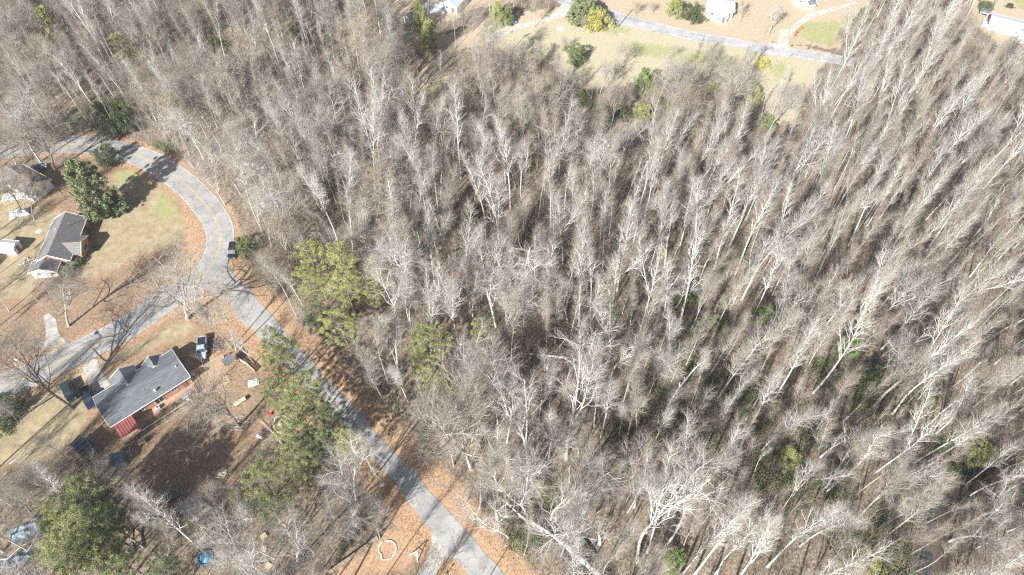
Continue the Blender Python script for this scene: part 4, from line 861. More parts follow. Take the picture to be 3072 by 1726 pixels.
def window(root,face,u,z0,z1,c,w,n=1,door=False):
    """opening on a wall: face 's' (y=c,-y out),'n','w'(x=c,-x out),'e'; u = start along the wall"""
    def bx(a0,a1,b0,b1,d0,d1):
        mb=MB(); sgn={'s':-1,'n':1,'w':-1,'e':1}[face]; lo,hi=sorted((c+sgn*d0,c+sgn*d1))
        if face in 'sn': mb.box(a0,a1,lo,hi,b0,b1)
        else: mb.box(lo,hi,a0,a1,b0,b1)
        return mb
    if door:
        f=bx(u,u+w,z0,z1,.01,.06).build('door',M['door'],root); h=bx(u+w*.82,u+w*.9,z0+.95,z0+1.05,.063,.11).build('handle',M['chrome'],f); return f
    fr=MB(); t=.08
    for a0,a1,b0,b1 in((u,u+w,z0,z0+t),(u,u+w,z1-t,z1),(u,u+t,z0+t,z1-t),(u+w-t,u+w,z0+t,z1-t),(u+w/2-.03,u+w/2+.03,z0+t,z1-t)):
        m_=bx(a0,a1,b0,b1,.012,.07); fr.add(m_.v,m_.f)
    f=fr.build('window',M['trim'],root); bx(u+t,u+w-t,z0+t,z1-t,.008,.03).build('pane',M['glass'],f); return f
def gable(root,x0,x1,y0,y1,zb,ze,zr,roof,wall,oh=.45,axis='x',ridge=None,rname='roof',wname='wall',trim=True,th=.14):
    """walls + gable roof; ridge along axis"""
    w=MB(); r=MB(); tr=MB()
    if axis=='x':
        yr=(y0+y1)/2 if ridge is None else ridge
        w.add([(x0,y0,zb),(x1,y0,zb),(x1,y1,zb),(x0,y1,zb),(x0,y0,ze),(x1,y0,ze),(x1,y1,ze),(x0,y1,ze),(x0,yr,zr-.12),(x1,yr,zr-.12)],
              [(0,1,5,4),(2,3,7,6),(0,4,8,7,3),(1,2,6,9,5),(0,3,2,1)])
        s0=(zr-ze)/(yr-y0); s1=(zr-ze)/(y1-yr); a=x0-oh;b=x1+oh
        r.slab([(a,y0-oh,ze-s0*oh+.1),(b,y0-oh,ze-s0*oh+.1),(b,yr,zr+.1),(a,yr,zr+.1)],th); r.slab([(a,yr,zr+.1),(b,yr,zr+.1),(b,y1+oh,ze-s1*oh+.1),(a,y1+oh,ze-s1*oh+.1)],th)
        if trim:
            for X in(a-.04,b+.04):
                tr.bar((X,y0-oh,ze-s0*oh+.04),(X,yr,zr+.04),.06,.22); tr.bar((X,yr,zr+.04),(X,y1+oh,ze-s1*oh+.04),.06,.22)
            tr.bar((a,y0-oh-.04,ze-s0*oh+.02),(b,y0-oh-.04,ze-s0*oh+.02),.07,.18); tr.bar((a,y1+oh+.04,ze-s1*oh+.02),(b,y1+oh+.04,ze-s1*oh+.02),.07,.18)
    else:
        xr=(x0+x1)/2 if ridge is None else ridge
        w.add([(x0,y0,zb),(x1,y0,zb),(x1,y1,zb),(x0,y1,zb),(x0,y0,ze),(x1,y0,ze),(x1,y1,ze),(x0,y1,ze),(xr,y0,zr-.12),(xr,y1,zr-.12)],
              [(0,3,7,4),(1,2,6,5),(0,4,8,5,1),(3,2,6,9,7),(0,1,2,3)])
        s0=(zr-ze)/(xr-x0); s1=(zr-ze)/(x1-xr); a=y0-oh;b=y1+oh
        r.slab([(x0-oh,a,ze-s0*oh+.1),(xr,a,zr+.1),(xr,b,zr+.1),(x0-oh,b,ze-s0*oh+.1)],th); r.slab([(xr,a,zr+.1),(x1+oh,a,ze-s1*oh+.1),(x1+oh,b,ze-s1*oh+.1),(xr,b,zr+.1)],th)
        if trim:
            for Y in(a-.04,b+.04):
                tr.bar((x0-oh,Y,ze-s0*oh+.04),(xr,Y,zr+.04),.06,.22); tr.bar((xr,Y,zr+.04),(x1+oh,Y,ze-s1*oh+.04),.06,.22)
    w.build(wname,wall,root); ro=r.build(rname,roof,root)
    if trim: tr.build('trim',M['trim'],ro)
    return ro
def rootat(name,label,cat,k,A,B,z,group=None):
    a=GZ(k,*A,z); return empty(name,label,cat,(a[0],a[1],0),heading(k,A,B,z),group)

# long grey-roofed house (its rear faces the yard)
h=rootat('house','long brick ranch house with blue-grey shingle roof and two front gables','house',24,(235,1210),(1400,480),2.9)
ro=gable(h,.45,16.15,.45,8.1,0,2.75,4.1,M['shingle_blue'],M['brick'],.45,'x',4.2)
r2=gable(h,4.4,8.75,6.2,10.1,0,2.6,3.7,M['shingle_blue'],M['brick'],.4,'y',None,'gable_roof','gable_wall')
r3=gable(h,10.7,13.9,6.8,8.9,0,2.6,3.6,M['shingle_blue'],M['brick'],.4,'y',None,'gable_roof','gable_wall')
vb=MB(); vb.tube([(10.0,1.2,3.0),(10.0,1.2,3.75)],.17,10); vb.tube([(10.0,1.2,3.75),(10.0,1.2,3.85)],.26,10); vb.build('roof_vent',M['trim'],ro)
MB().tube([(8.3,2.6,3.4),(8.3,2.6,4.0)],.05,6).build('vent_pipe',M['metal'],ro); MB().tube([(15.5,3.2,3.7),(15.5,3.2,4.2)],.12,8).build('vent_pipe',M['trim'],ro)
for u in(2.2,5.4,12.2): window(h,'s',u,.95,2.1,.45,1.2)
window(h,'s',8.6,.15,2.2,.45,1.8); window(h,'s',14.4,.1,2.15,.45,.95,door=True)
for u in(1.6,5.0): window(h,'w',u,1,2.1,.45,1.1)
window(h,'e',3.0,1,2.1,16.15,1.2)
window(h,'n',5.6,.9,2.1,10.1,1.9)
def local(root,x,y,z=0):
    c,s=math.cos(root.rotation_euler[2]),math.sin(root.rotation_euler[2]); return (root.location[0]+c*x-s*y,root.location[1]+s*x+c*y,z)
H1=h; A1=h.rotation_euler[2]
c=empty('patio_canopy','flat red metal patio canopy at the rear left end of the grey-roofed house','canopy',local(h,.6,-3.35),A1)
MB().slab([(0,.05,2.15),(3.5,.05,2.15),(3.5,3.3,2.5),(0,3.3,2.5)],.08).build('roof',M['red_tin'],c)
rb=MB(); [rb.bar((i*.5,.06,2.19),(i*.5,3.28,2.54),.04,.05) for i in range(1,7)]; rb.build('roof_rib',M['red_tin'],c)
for px_,py_ in((.1,.1),(3.4,.1),(1.7,.1)): MB().tube([(px_,py_,0),(px_,py_,2.1)],.06,6).build('post',M['trim'],c)
pt=[local(h,*p)[:2] for p in((0.2,.3),(16.0,.3),(16.3,-1.3),(12.6,-1.4),(12.0,-2.9),(9.2,-2.9),(8.6,-1.6),(5,-1.5),(4.4,-3.1),(.4,-3.1))]
polysheet('patio',pt,.06,M['patio'])
def rail_fence(name,label,pts,h_,mat_,step=1.6,rails=(.25,.6,1.0),pickets=False,group=None,t=.09):
    o=empty(name,label,'fence',(pts[0][0],pts[0][1],0),0,group); ox,oy=pts[0][0],pts[0][1]
    for i in range(len(pts)-1):
        a=Vector((pts[i][0]-ox,pts[i][1]-oy,0)); b=Vector((pts[i+1][0]-ox,pts[i+1][1]-oy,0)); n=max(1,round((b-a).length/step))
        for j in range(n+(1 if i==len(pts)-2 else 0)):
            p=a.lerp(b,j/n); MB().box(p.x-.055,p.x+.055,p.y-.055,p.y+.055,-.1,h_+.05).build('post',mat_,o)
        f=MB()
        for z in rails: f.bar(a+Vector((0,0,z*h_)),b+Vector((0,0,z*h_)),t if z>.9 else .05,.05 if z>.9 else .09)
        if pickets:
            m=int((b-a).length/.14); d=(b-a).normalized()
            for j in range(m): p=a.lerp(b,(j+.5)/m); f.bar(p+d*-.055+Vector((0,0,h_*.5)),p+d*.055+Vector((0,0,h_*.5)),.025,h_*.96)
        f.build('boards' if pickets else 'rail',mat_,o)
    return o
deck=local
rail_fence('fence','pale wood rail fence with cross rails along the back of the patio',[local(h,.76,-3.6),local(h,14.3,-3.6)],1.15,M['wood_pale'],1.9,(.1,1.0),t=.16)
rail_fence('fence','second lower rail line just outside the patio rail fence',[local(h,.9,-4.5),local(h,14.4,-4.5)],.5,M['wood_pale'],1.9,(.2,1.0),t=.1)
rail_fence('fence','low wood fence joining the corner of the grey-roofed house to the patio fence',[GZ(25,255,550),GZ(25,300,640),GZ(25,345,735)],1.2,M['wood'],1.5,t=.12)
rail_fence('fence','weathered wood fence running from the grey-roofed house to the small shelter',[GZ(25,262,548),GZ(25,345,500),GZ(25,490,425),GZ(25,600,375),GZ(25,640,360)],1.6,M['wood'],1.8,(.15,.5,.95),True)
rail_fence('fence','weathered wood fence right of the small grey-roofed shelter',[GZ(25,715,375),GZ(25,785,365),GZ(25,880,420),GZ(25,965,500)],1.2,M['wood'],1.8,(.2,.6,.95),True)
# small grey-roofed shelter in the fence line
s_=rootat('garden_shelter','small shelter with flat slate-grey roof in the fence line','shelter',25,(665,425),(728,362),2)
MB().slab([(-.1,-.1,1.95),(2.2,-.1,1.95),(2.2,1.9,2.25),(-.1,1.9,2.25)],.08).build('roof',M['shingle_blue'],s_)
for p in((0,0),(2.05,0),(0,1.75),(2.05,1.75)): MB().box(p[0],p[0]+.1,p[1],p[1]+.1,0,1.93).build('post',M['wood'],s_)
MB().box(.1,2.05,1.78,1.82,.1,1.9).build('back_panel',M['wood'],s_)

# brown-and-charcoal roofed house in the bend
h=rootat('house','house with charcoal gable roof, white gable end and right-hand cross gable','house',13,(665,1215),(830,800),3)
gable(h,.4,12.7,.4,7.3,0,2.7,4.7,M['shingle_dark'],M['brick'],.45,'x',3.9)
gable(h,2.1,7.1,-1.5,2.2,0,2.6,3.9,M['shingle_dark'],M['brick'],.4,'y',4.2,'gable_roof','gable_wall')
gable(h,-2.6,.2,2.6,8.3,0,2.3,3.5,M['shingle_dark'],M['siding'],.35,'x',5.2,'porch_roof','porch_wall')
MB().tube([(9.6,2.2,3.9),(9.6,2.2,4.9)],.07,8).build('vent_pipe',M['metal'],h); MB().tube([(8.2,4.9,4.2),(8.2,4.9,4.5)],.1,8).build('vent_pipe',M['trim'],h)
for u in(3.2,6.2): window(h,'w',u,.9,1.9,-2.6,.9)
window(h,'w',1.0,.9,2.0,.4,1.0); window(h,'e',2.0,1,2.1,12.7,1.2); window(h,'s',9.4,.9,2.1,.4,1.6); window(h,'s',3.9,.8,2.1,-1.5,1.8); window(h,'s',1.0,.1,2.1,.4,.9,door=True)
H2=h
st=empty('bench','dark green bench and planter at the front of the charcoal-roofed house','bench',at(13,905,1135),.6)
MB().box(0,1.5,0,.5,.4,.46).build('seat',M['shrub_d'],st); MB().box(0,1.5,.5,.56,.4,.9).build('backrest',M['shrub_d'],st)
for q in((.05,.05),(1.4,.05),(.05,.42),(1.4,.42)): MB().box(q[0],q[0]+.06,q[1],q[1]+.06,0,.4).build('leg',M['wood_grey'],st)

# white house at the left edge under the bare trees
g=GZ(13,285,600,2.7); h=empty('house','white-sided house with brown-grey roof half hidden under bare trees','house',(g[0]-.2,g[1]+.2,0),R(-30))
gable(h,-10,0,0,5.8,0,2.9,4.6,M['shingle_dark'],M['siding'],.4)
window(h,'e',1.2,1.2,2.0,0,.7); window(h,'e',3.4,1.3,2.1,0,.7); window(h,'s',-5,1,2.1,0,1.3); window(h,'s',-8.2,1,2.1,0,1.3)
a=rootat('awning','long white metal awning on posts in front of the white house','awning',13,(15,645),(325,612),2.2)
MB().slab([(0,-.2,2.1),(8,-.2,2.1),(8,1.7,2.5),(0,1.7,2.5)],.07).build('roof',M['trim'],a)
for i in range(5): MB().tube([(.1+i*1.95,-.1,0),(.1+i*1.95,-.1,2.05)],.05,6).build('post',M['trim'],a)
# white garden shed left edge
g=GZ(13,150,1085,2); h=empty('shed','white garden shed with dark gable end at the left edge','shed',(g[0]-.2,g[1]-1.2,0),R(-6))
gable(h,-4.2,0,0,2.6,0,1.9,2.6,M['trim'],M['siding'],.15); MB().box(-.02,.04,.9,1.7,.05,1.75).build('door',M['door'],h); window(h,'s',-2.8,.9,1.5,0,.7)
# building just off the left edge that throws the big square shadow
g=GZ(13,-40,1420,0); h=empty('garage','dark-sided garage cut by the left edge below the white garden shed','garage',(g[0]-4,g[1]-1,0),R(-4))
gable(h,-6,0,0,5,0,2.9,4.1,M['shingle_dark'],M['wood_grey'],.3); window(h,'e',1.5,1,2,0,1)

# mobile home at the top right
g=GZ(14,1500,655,.1); h=empty('mobile_home','long white mobile home with pale grey roof at the upper right','mobile home',(g[0],g[1],0),R(-28.7))
gable(h,0,17,0,5.6,.55,2.75,3.3,M['shingle_pale'],M['siding'],.25)
MB().box(.1,16.9,.08,.16,0,.6).build('skirting',M['wood_grey'],h)
for u in(1.2,2.2,3.9,4.9,6.6,7.5,10.5,13): window(h,'s',u,1.3,2.3,0,.55)
dk=MB(); dk.box(-1.6,-.05,.5,4.2,.55,.65); dk.build('porch_deck',M['trim'],h)
pr=MB()
for q in((-1.55,.55),(-1.55,2.3),(-1.55,4.1),(-.2,.55)): pr.box(q[0]-.05,q[0]+.05,q[1]-.05,q[1]+.05,0,1.6)
pr.bar((-1.55,.5,1.6),(-1.55,4.2,1.6),.08,.08); pr.bar((-1.6,.55,1.6),(-.1,.55,1.6),.08,.08); pr.build('porch_rail',M['trim'],h)
window(h,'w',2,.65,2.6,0,.9,door=True)
d2=empty('deck','white raised deck with railings and steps below the mobile home','deck',local(h,8.6,-3.4),R(-28.7))
MB().box(0,4.5,0,3.2,.5,.6).build('floor',M['siding'],d2)
rl=MB()
for q in((0,0),(1.5,0),(3,0),(4.4,0),(0,1.6),(0,3.1)): rl.box(q[0],q[0]+.1,q[1],q[1]+.1,.02,1.5)
rl.bar((0,.05,1.5),(4.5,.05,1.5),.1,.07); rl.bar((.05,0,1.5),(.05,3.2,1.5),.1,.07); rl.bar((0,.05,1.05),(4.5,.05,1.05),.06,.05); rl.build('railing',M['trim'],d2)
stp=MB(); [stp.box(-.3-.3*i,-.05-.3*i,1,2.3,.38-.15*i,.46-.15*i) for i in range(3)]; stp.build('steps',M['siding'],d2)
pv=rootat('pavilion','small dark-topped square pavilion on the tan lawn above the mobile home','pavilion',14,(1400,260),(1520,290),2)
rv=MB(); rv.add([(-.2,-.2,2),(2.4,-.2,2),(2.4,2.8,2),(-.2,2.8,2),(1.1,1.3,2.5)],[(0,1,4),(1,2,4),(2,3,4),(3,0,4),(3,2,1,0)]); rv.build('roof',M['shingle_blue'],pv)
for q in((0,0),(2.1,0),(0,2.5),(2.1,2.5)): MB().box(q[0],q[0]+.1,q[1],q[1]+.1,0,2).build('post',M['trim'],pv)
MB().bar((-.2,-.24,1.98),(2.4,-.24,1.98),.05,.2).build('fascia',M['trim'],pv)

# houses along the top edge
g=GZ(26,660,60,2.6); h=empty('house','white house with pale grey roof cut by the top edge behind the cluttered yard','house',(g[0],g[1]+.3,0),R(-24.7))
gable(h,0,5,0,9,0,2.6,4,M['shingle_pale'],M['siding'],.3,'y'); window(h,'s',1,1,2.1,0,1); window(h,'s',3,.1,2.1,0,.9,door=True)
g=GZ(6,185,150,0); h=empty('house','small white house with front porch above the far road','house',(g[0],g[1]+.6,0),R(-4))
gable(h,0,7.5,0,6.5,0,2.9,4.3,M['shingle_pale'],M['siding'],.35); gable(h,2,5.6,-2.2,.3,0,2.4,3.3,M['trim'],M['siding'],.25,'y',None,'porch_roof','porch_wall')
window(h,'s',.5,1,2.2,0,1); window(h,'s',6,1,2.2,0,1); window(h,'s',2.4,1,2.1,-2.2,.9); window(h,'s',4,.1,2.1,-2.2,.9,door=True)
g=GZ(6,835,45,0); h=empty('house','white gabled house corner at the top edge beside the far gravel drive','house',(g[0],g[1]+.5,0),R(-10))
gable(h,0,4.5,0,6,0,2.6,3.9,M['siding'],M['siding'],.3,'y'); window(h,'s',1.5,1,2,0,1)
g=GZ(6,935,80,0); h=empty('shed','small white shed with blue-grey roof right of the top-edge house corner','shed',(g[0],g[1],0),R(15))
gable(h,0,2.6,0,2.2,0,1.9,2.5,M['shingle_blue'],M['siding'],.2); MB().box(.9,1.7,-.04,.0,.05,1.7).build('door',M['trim'],h)
g=GZ(26,68,352,0); h=empty('shed','small white shed with brown roof beside the yellowish cedar','shed',(g[0],g[1],0),R(-22))
gable(h,0,2.2,0,2.6,0,1.9,2.7,M['shingle_brown'],M['siding'],.15,'y'); MB().box(.6,1.5,-.05,-.01,.05,1.8).build('door',M['wood_grey'],h); window(h,'e',.8,.9,1.6,2.2,.7)
g=GZ(26,580,250,0); h=empty('utility_trailer','small white covered trailer between the cedar and the top white house','trailer',(g[0],g[1],.0),R(-15))
MB().box(0,2,0,1.2,.4,1.2).build('body',M['p_white'],h); MB().bar((2,.6,.45),(2.9,.6,.4),.08,.08).build('tow_bar',M['metal'],h)
for q in(-.08,1.2): MB().tube([(1,q,.3),(1,q+.1,.3)],.3,12).build('wheel',M['tyre'],h)
# weathered shed in the back yard
h=rootat('shed','weathered low shed with pale grey sheet roof in the back yard','shed',3,(1520,655),(1640,530),2.2)
gable(h,.1,3.4,-4.6,-.1,0,2.0,2.5,M['tin'],M['wood_grey'],.25,'y',1.0,trim=False); MB().box(1.4,2.3,-.12,-.05,.05,1.85).build('door',M['wood'],h)
# black enclosed trailer + blue shed in deep shade
def zq(x,y,z=0): g=G(220+x*.1244,1300+y*.1244,z); return g
a=zq(300,600,1.9); b=zq(540,520,1.9)
h=empty('enclosed_trailer','black box trailer with a metal roof rack behind the red canopy','trailer',(a[0]-.4,a[1]-.1,0),math.atan2(b[1]-a[1],b[0]-a[0])+.55)
MB().box(0,2.6,0,4.4,.4,2.3).build('body',M['p_black'],h)
rk=MB()
for y_ in(.6,1.7,2.8,3.9): rk.bar((.15,y_,2.42),(2.45,y_,2.42),.06,.05)
for x_ in(.15,2.45): rk.bar((x_,.4,2.42),(x_,4.1,2.42),.07,.06)
rk.build('roof_rack',M['metal'],h)
for x_ in(-.1,2.6):
    for y_ in(1.6,2.5): MB().tube([(x_,y_,.35),(x_+.1,y_,.35)],.34,12).build('wheel',M['tyre'],h)
a=zq(1000,860,0); h=empty('shed','dark blue small shed in shade between the black trailer and the fallen log','shed',(a[0],a[1],0),.3)
gable(h,0,2.4,0,2.2,0,1.9,2.3,M['p_navy'],M['p_slate'],.12,trim=False); MB().box(.8,1.6,-.05,-.01,.05,1.7).build('door',M['p_slate'],h)

# ------------------------------------------------------------------ vehicles
def car(name,label,cat,k,c,a,b,kind,pnt,L=4.7,W=1.85):
    g=GZ(k,*c,.7); o=empty(name,label,cat,(g[0],g[1],.02 if kind!='x' else 0),heading(k,a,b))
    hw=W/2
    if kind=='suv': prof=[(-.5,.45,.95,.86),(-.48,.4,1.05,.95),(-.2,.35,1.06,1),(.18,.35,1.05,1),(.3,.35,1.02,.99),(.44,.38,.92,.92),(.5,.45,.75,.78)]; cab=(-.47,-.40,.12,.27,1.72)
    elif kind=='pickup': prof=[(-.5,.5,1.0,.97),(-.3,.4,1.05,1),(.0,.4,1.08,1),(.2,.4,1.1,1),(.4,.42,1.02,.95),(.5,.5,.85,.84)]; cab=(-.10,-.04,.14,.25,1.78)
    else: prof=[(-.5,.4,.78,.8),(-.45,.32,.9,.92),(-.2,.28,.93,1),(.15,.28,.92,1),(.3,.28,.86,.98),(.45,.32,.74,.9),(.5,.4,.6,.76)]; cab=(-.36,-.2,.05,.24,1.42)
    m=MB(); n=8; vs=[];fs=[]
    for x,zb,zt,w in prof:
        w*=hw; ring=[(-w*.9,zb),(-w,zb+.12),(-w,zt-.18),(-w*.9,zt),(w*.9,zt),(w,zt-.18),(w,zb+.12),(w*.9,zb)]
        vs+=[(x*L,y,z) for y,z in ring]
    for i in range(len(prof)-1):
        for j in range(n): fs.append((i*n+j,i*n+(j+1)%n,(i+1)*n+(j+1)%n,(i+1)*n+j))
    fs+=[tuple(range(n)),tuple(range((len(prof)-1)*n,len(prof)*n))]
    m.add(vs,fs); body=m.build('body',pnt,o)
    x0,x1,x2,x3,zt=cab; zb=1.0 if kind!='car' else .88; wb=hw*.93; wt=hw*.76
    mb=MB(); mb.add([(x0*L,-wb,zb),(x3*L,-wb,zb),(x3*L,wb,zb),(x0*L,wb,zb),(x1*L,-wt,zt-.06),(x2*L,-wt,zt-.06),(x2*L,wt,zt-.06),(x1*L,wt,zt-.06)],[(0,1,5,4),(1,2,6,5),(2,3,7,6),(3,0,4,7),(4,5,6,7)]); mb.build('windows',M['glass'],o)
    mb=MB(); mb.add([(x1*L-.05,-wt-.03,zt-.06),(x2*L+.08,-wt-.03,zt-.06),(x2*L+.08,wt+.03,zt-.06),(x1*L-.05,wt+.03,zt-.06),(x1*L+.1,-wt*.9,zt),(x2*L-.08,-wt*.9,zt),(x2*L-.08,wt*.9,zt),(x1*L+.1,wt*.9,zt)],[(0,1,5,4),(1,2,6,5),(2,3,7,6),(3,0,4,7),(4,5,6,7),(3,2,1,0)])
    for sx in(-1,1):
        for fx in((x0+.01,x1),(x3-.01,x2)): mb.bar((fx[0]*L,sx*(wb+.01),zb),(fx[1]*L,sx*(wt+.02),zt-.05),.07,.07)
        mb.bar(((x1+x2)/2*L,sx*(wb+.01),zb),((x1+x2)/2*L,sx*(wt+.02),zt-.05),.07,.07)
    mb.build('roof',pnt,o)
    if kind=='pickup': 
        t=MB(); t.box(-.485*L,-.11*L,-hw*.82,hw*.82,1.062,1.075); t.build('bed_floor',M['black'],o)
        t=MB(); 
        for sy in(-1,1): t.bar((-.49*L,sy*hw*.9,1.16),(-.105*L,sy*hw*.9,1.16),.1,.2)
        t.bar((-.495*L,-hw*.9,1.16),(-.495*L,hw*.9,1.16),.08,.2); t.build('bed_side',pnt,o)
    for wx in(-.31,.31):
        for sy in(-1,1):
            w=MB().tube([(wx*L,sy*(hw-.2),.34),(wx*L,sy*(hw+.01),.34)],.34,16).build('wheel',M['tyre'],o)
            MB().tube([(wx*L,sy*(hw+.012),.34),(wx*L,sy*(hw+.03),.34)],.2,12).build('rim',M['chrome'],w)
    for sy in(-1,1): MB().box(.46*L,.498*L,sy*hw*.62-.16,sy*hw*.62+.16,.66,.80).build('headlight',M['headlight'],o)
    MB().box(.485*L,.512*L,-hw*.7,hw*.7,.4,.55).build('bumper',M['chrome'],o); MB().box(-.512*L,-.49*L,-hw*.75,hw*.75,.45,.6).build('bumper',M['chrome'],o)
    for sy in(-1,1): MB().box(x3*L-.25,x3*L-.05,sy*(hw+.02)-.06,sy*(hw+.02)+.1*sy+.06,zb,zb+.14).build('mirror',pnt,o)
    return o
car('parked_car','black suv parked on the road edge at the bend','car',1,(1555,895),(1565,860),(1545,960),'suv',M['p_black'],4.8,1.95)
car('parked_car','dark green suv parked on the grass in front of the grey-roofed house','car',23,(702,845),(650,750),(745,950),'suv',M['p_green'],4.8,1.95)
car('pickup_truck','dark navy pickup parked at the end of the short drive beside the grey-roofed house','pickup truck',23,(985,935),(940,830),(1030,1045),'pickup',M['p_navy'],5.3,1.95)
car('pickup_truck','silver-blue pickup parked nose-down in the shade right of the grey-roofed house','pickup truck',25,(386,235),(388,130),(380,335),'pickup',M['p_silver'],5.4,2.0)
car('parked_car','blue-grey car parked beside bright evergreens near the top edge','car',26,(1730,290),(1690,240),(1760,340),'car',M['p_blue'],4.5,1.8)
car('parked_car','slate-coloured car parked in shade behind the white house','car',13,(355,335),(290,345),(420,310),'car',M['p_slate'],4.6,1.8)
car('parked_car','dark car half hidden behind the golden shrub at the top edge','car',5,(1740,35),(1700,20),(1780,50),'suv',M['p_slate'],4.6,1.85)

# ------------------------------------------------------------------ yard things
def lumps(name,label,cat,k,c,L,W,Hh,rz,m,seed,part='cover'):
    g=GZ(k,*c,.3); r=np.random.default_rng(seed); nx,ny=26,16; mb=MB(); vs=[]
    for i in range(nx):
        for j in range(ny):
            u=i/(nx-1)*2-1; v=j/(ny-1)*2-1; q=max(0,1-abs(u)**3.5)*max(0,1-abs(v)**2.6)
            z=Hh*q**.55*(1+.13*math.sin(u*9+seed)+.12*math.sin(v*7+u*5))+r.normal(0,.035*min(1,q*3)); vs.append((u*L/2*(1+.04*math.sin(v*5)),v*W/2*(1+.06*math.sin(u*6+1)),max(z,.0)+.0))
    mb.add(vs,[(i*ny+j,(i+1)*ny+j,(i+1)*ny+j+1,i*ny+j+1) for i in range(nx-1) for j in range(ny-1)]); o=mb.build(name,m); o.location=(g[0],g[1],.02); o.rotation_euler=(0,0,rz); return tag(o,label,cat)
lumps('covered_boat','blue-grey crumpled tarp over a boat-like heap by the bottom-left pines','covered boat',3,(255,820),6.6,3.0,1.5,R(32),M['tarp'],3)
lumps('covered_heap','dark tarp-covered heap half hidden at the very bottom left','covered heap',3,(140,1090),5.0,2.4,1.1,R(35),M['tarp'],5)
lumps('covered_car','long pale tarp-covered vehicle below the white house awning','covered vehicle',13,(185,775),4.4,1.8,1.3,R(22),M['white_sheet'],7)
lumps('white_sheet','crumpled white sheet on the ground at the right of the fenced yard','sheet',25,(940,600),2.2,1.7,.25,.3,M['white_sheet'],9)
lumps('white_sheet','small white sack beside the brush pile in the back yard','sack',25,(1010,1190),1.6,.6,.3,-.4,M['white_sheet'],10)
lumps('white_sheet','white scrap on the ground below the golden shrub','sheet',5,(1965,258),1.3,.8,.15,0,M['white_sheet'],11)
lumps('white_sheet','white scrap on the lawn below the gravel drive at the top','sheet',5,(1500,215),1.8,1.5,.3,.7,M['white_sheet'],12)
lumps('rubble_heap','grey rubble heap in the thicket below the orange-topped pole','rubble',5,(1080,490),4.5,3,.7,-.6,M['tin'],13)
lumps('rubbish_heap','jumbled white rubbish heap beside the top white house','rubbish',26,(560,110),6.5,5.5,.9,.2,M['white_sheet'],14)
lumps('green_tarp','folded green tarp right of the weathered shed','tarp',3,(1765,790),1.9,1.2,.35,R(30),M['green_tarp'],15)
# paddling pool
g=GZ(3,1768,1072); o=empty('paddling_pool','round bright blue paddling pool on the ground near the bottom edge','pool',(g[0],g[1],0))
MB().disc((0,0,.03),1.16,.04,28).build('floor',M['blue'],o)
w=MB(); n=28
for i in range(n):
    a0,a1=2*math.pi*i/n,2*math.pi*(i+1)/n
    w.add([(1.12*math.cos(a0),1.12*math.sin(a0),.02),(1.12*math.cos(a1),1.12*math.sin(a1),.02),(1.2*math.cos(a1),1.2*math.sin(a1),.42),(1.2*math.cos(a0),1.2*math.sin(a0),.42),(1.3*math.cos(a1),1.3*math.sin(a1),.42),(1.3*math.cos(a0),1.3*math.sin(a0),.42),(1.22*math.cos(a1),1.22*math.sin(a1),.0),(1.22*math.cos(a0),1.22*math.sin(a0),.0)],[(0,1,2,3),(3,2,4,5),(5,4,6,7)],True)
w.build('rim',M['blue'],o); MB().disc((0,0,.072),1.115,.12,28).build('water',M['poolwater'],o)
# pallets
def pallet(label,k,c,rz,m,L=1.7,W=1.3,hz=.3):
    g=GZ(k,*c,.2); o=empty('pallet',label,'pallet',(g[0],g[1],0),rz,'pallets below the weathered shed'); t=MB()
    for i in range(6): t.box(i*L/6+.04,(i+1)*L/6-.05,0,W,hz,hz+.04)
    t.build('deck_boards',m,o); t=MB(); [t.box(0,L,y,y+.09,.05,hz-.003) for y in(.0,W/2-.04,W-.09)]; t.build('bearers',M['wood_grey'],o)
pallet('pale yellow wooden pallet below the weathered shed',3,(1700,905),R(52),M['wood_pale']); pallet('grey wooden pallet right of the pale yellow one',3,(1755,940),R(55),M['wood'],1.6,1.5)
for i,(c,l) in enumerate([((2250,920),'topmost yellow crate at the foot of the bottom brush'),((2285,1020),'middle yellow board box in the bottom brush'),((2345,1130),'lowest yellow board box near the bottom edge')]):
    g=GZ(3,*c,.3); o=empty('crate',l,'crate',(g[0],g[1],0),R(40)+i,'yellow crates in the bottom brush'); t=MB(); t.box(0,1.1,0,.9,.42,.46); t.build('lid',M['wood_pale'],o); t=MB(); t.box(.05,1.05,.05,.85,0,.417); t.build('box',M['wood'],o)
# metal cart
g=GZ(3,1500,575); o=empty('yard_cart','small green metal-framed cart beside the fallen log','cart',(g[0]-.9,g[1]-.6,0),R(35))
t=MB(); t.box(0,2.3,0,1.5,.5,.56); t.build('bed',M['shrub_d'],o); t=MB()
for q in((0,0),(2.2,0),(0,1.42),(2.2,1.42)): t.box(q[0],q[0]+.08,q[1],q[1]+.08,.56,1.25)
for z in(.9,1.25): t.bar((0,.04,z),(2.3,.04,z),.07,.06); t.bar((0,1.46,z),(2.3,1.46,z),.07,.06); t.bar((.04,0,z),(.04,1.5,z),.07,.06); t.bar((2.24,0,z),(2.24,1.5,z),.07,.06)
t.bar((1.15,0,1.25),(1.15,1.5,1.25),.07,.06); t.build('side_frame',M['metal'],o); MB().box(-.5,-.02,0,1.5,.75,.8).build('end_board',M['wood_pale'],o)
for q in(-.08,1.5): MB().tube([(1.1,q,.3),(1.1,q+.1,.3)],.3,12).build('wheel',M['tyre'],o)
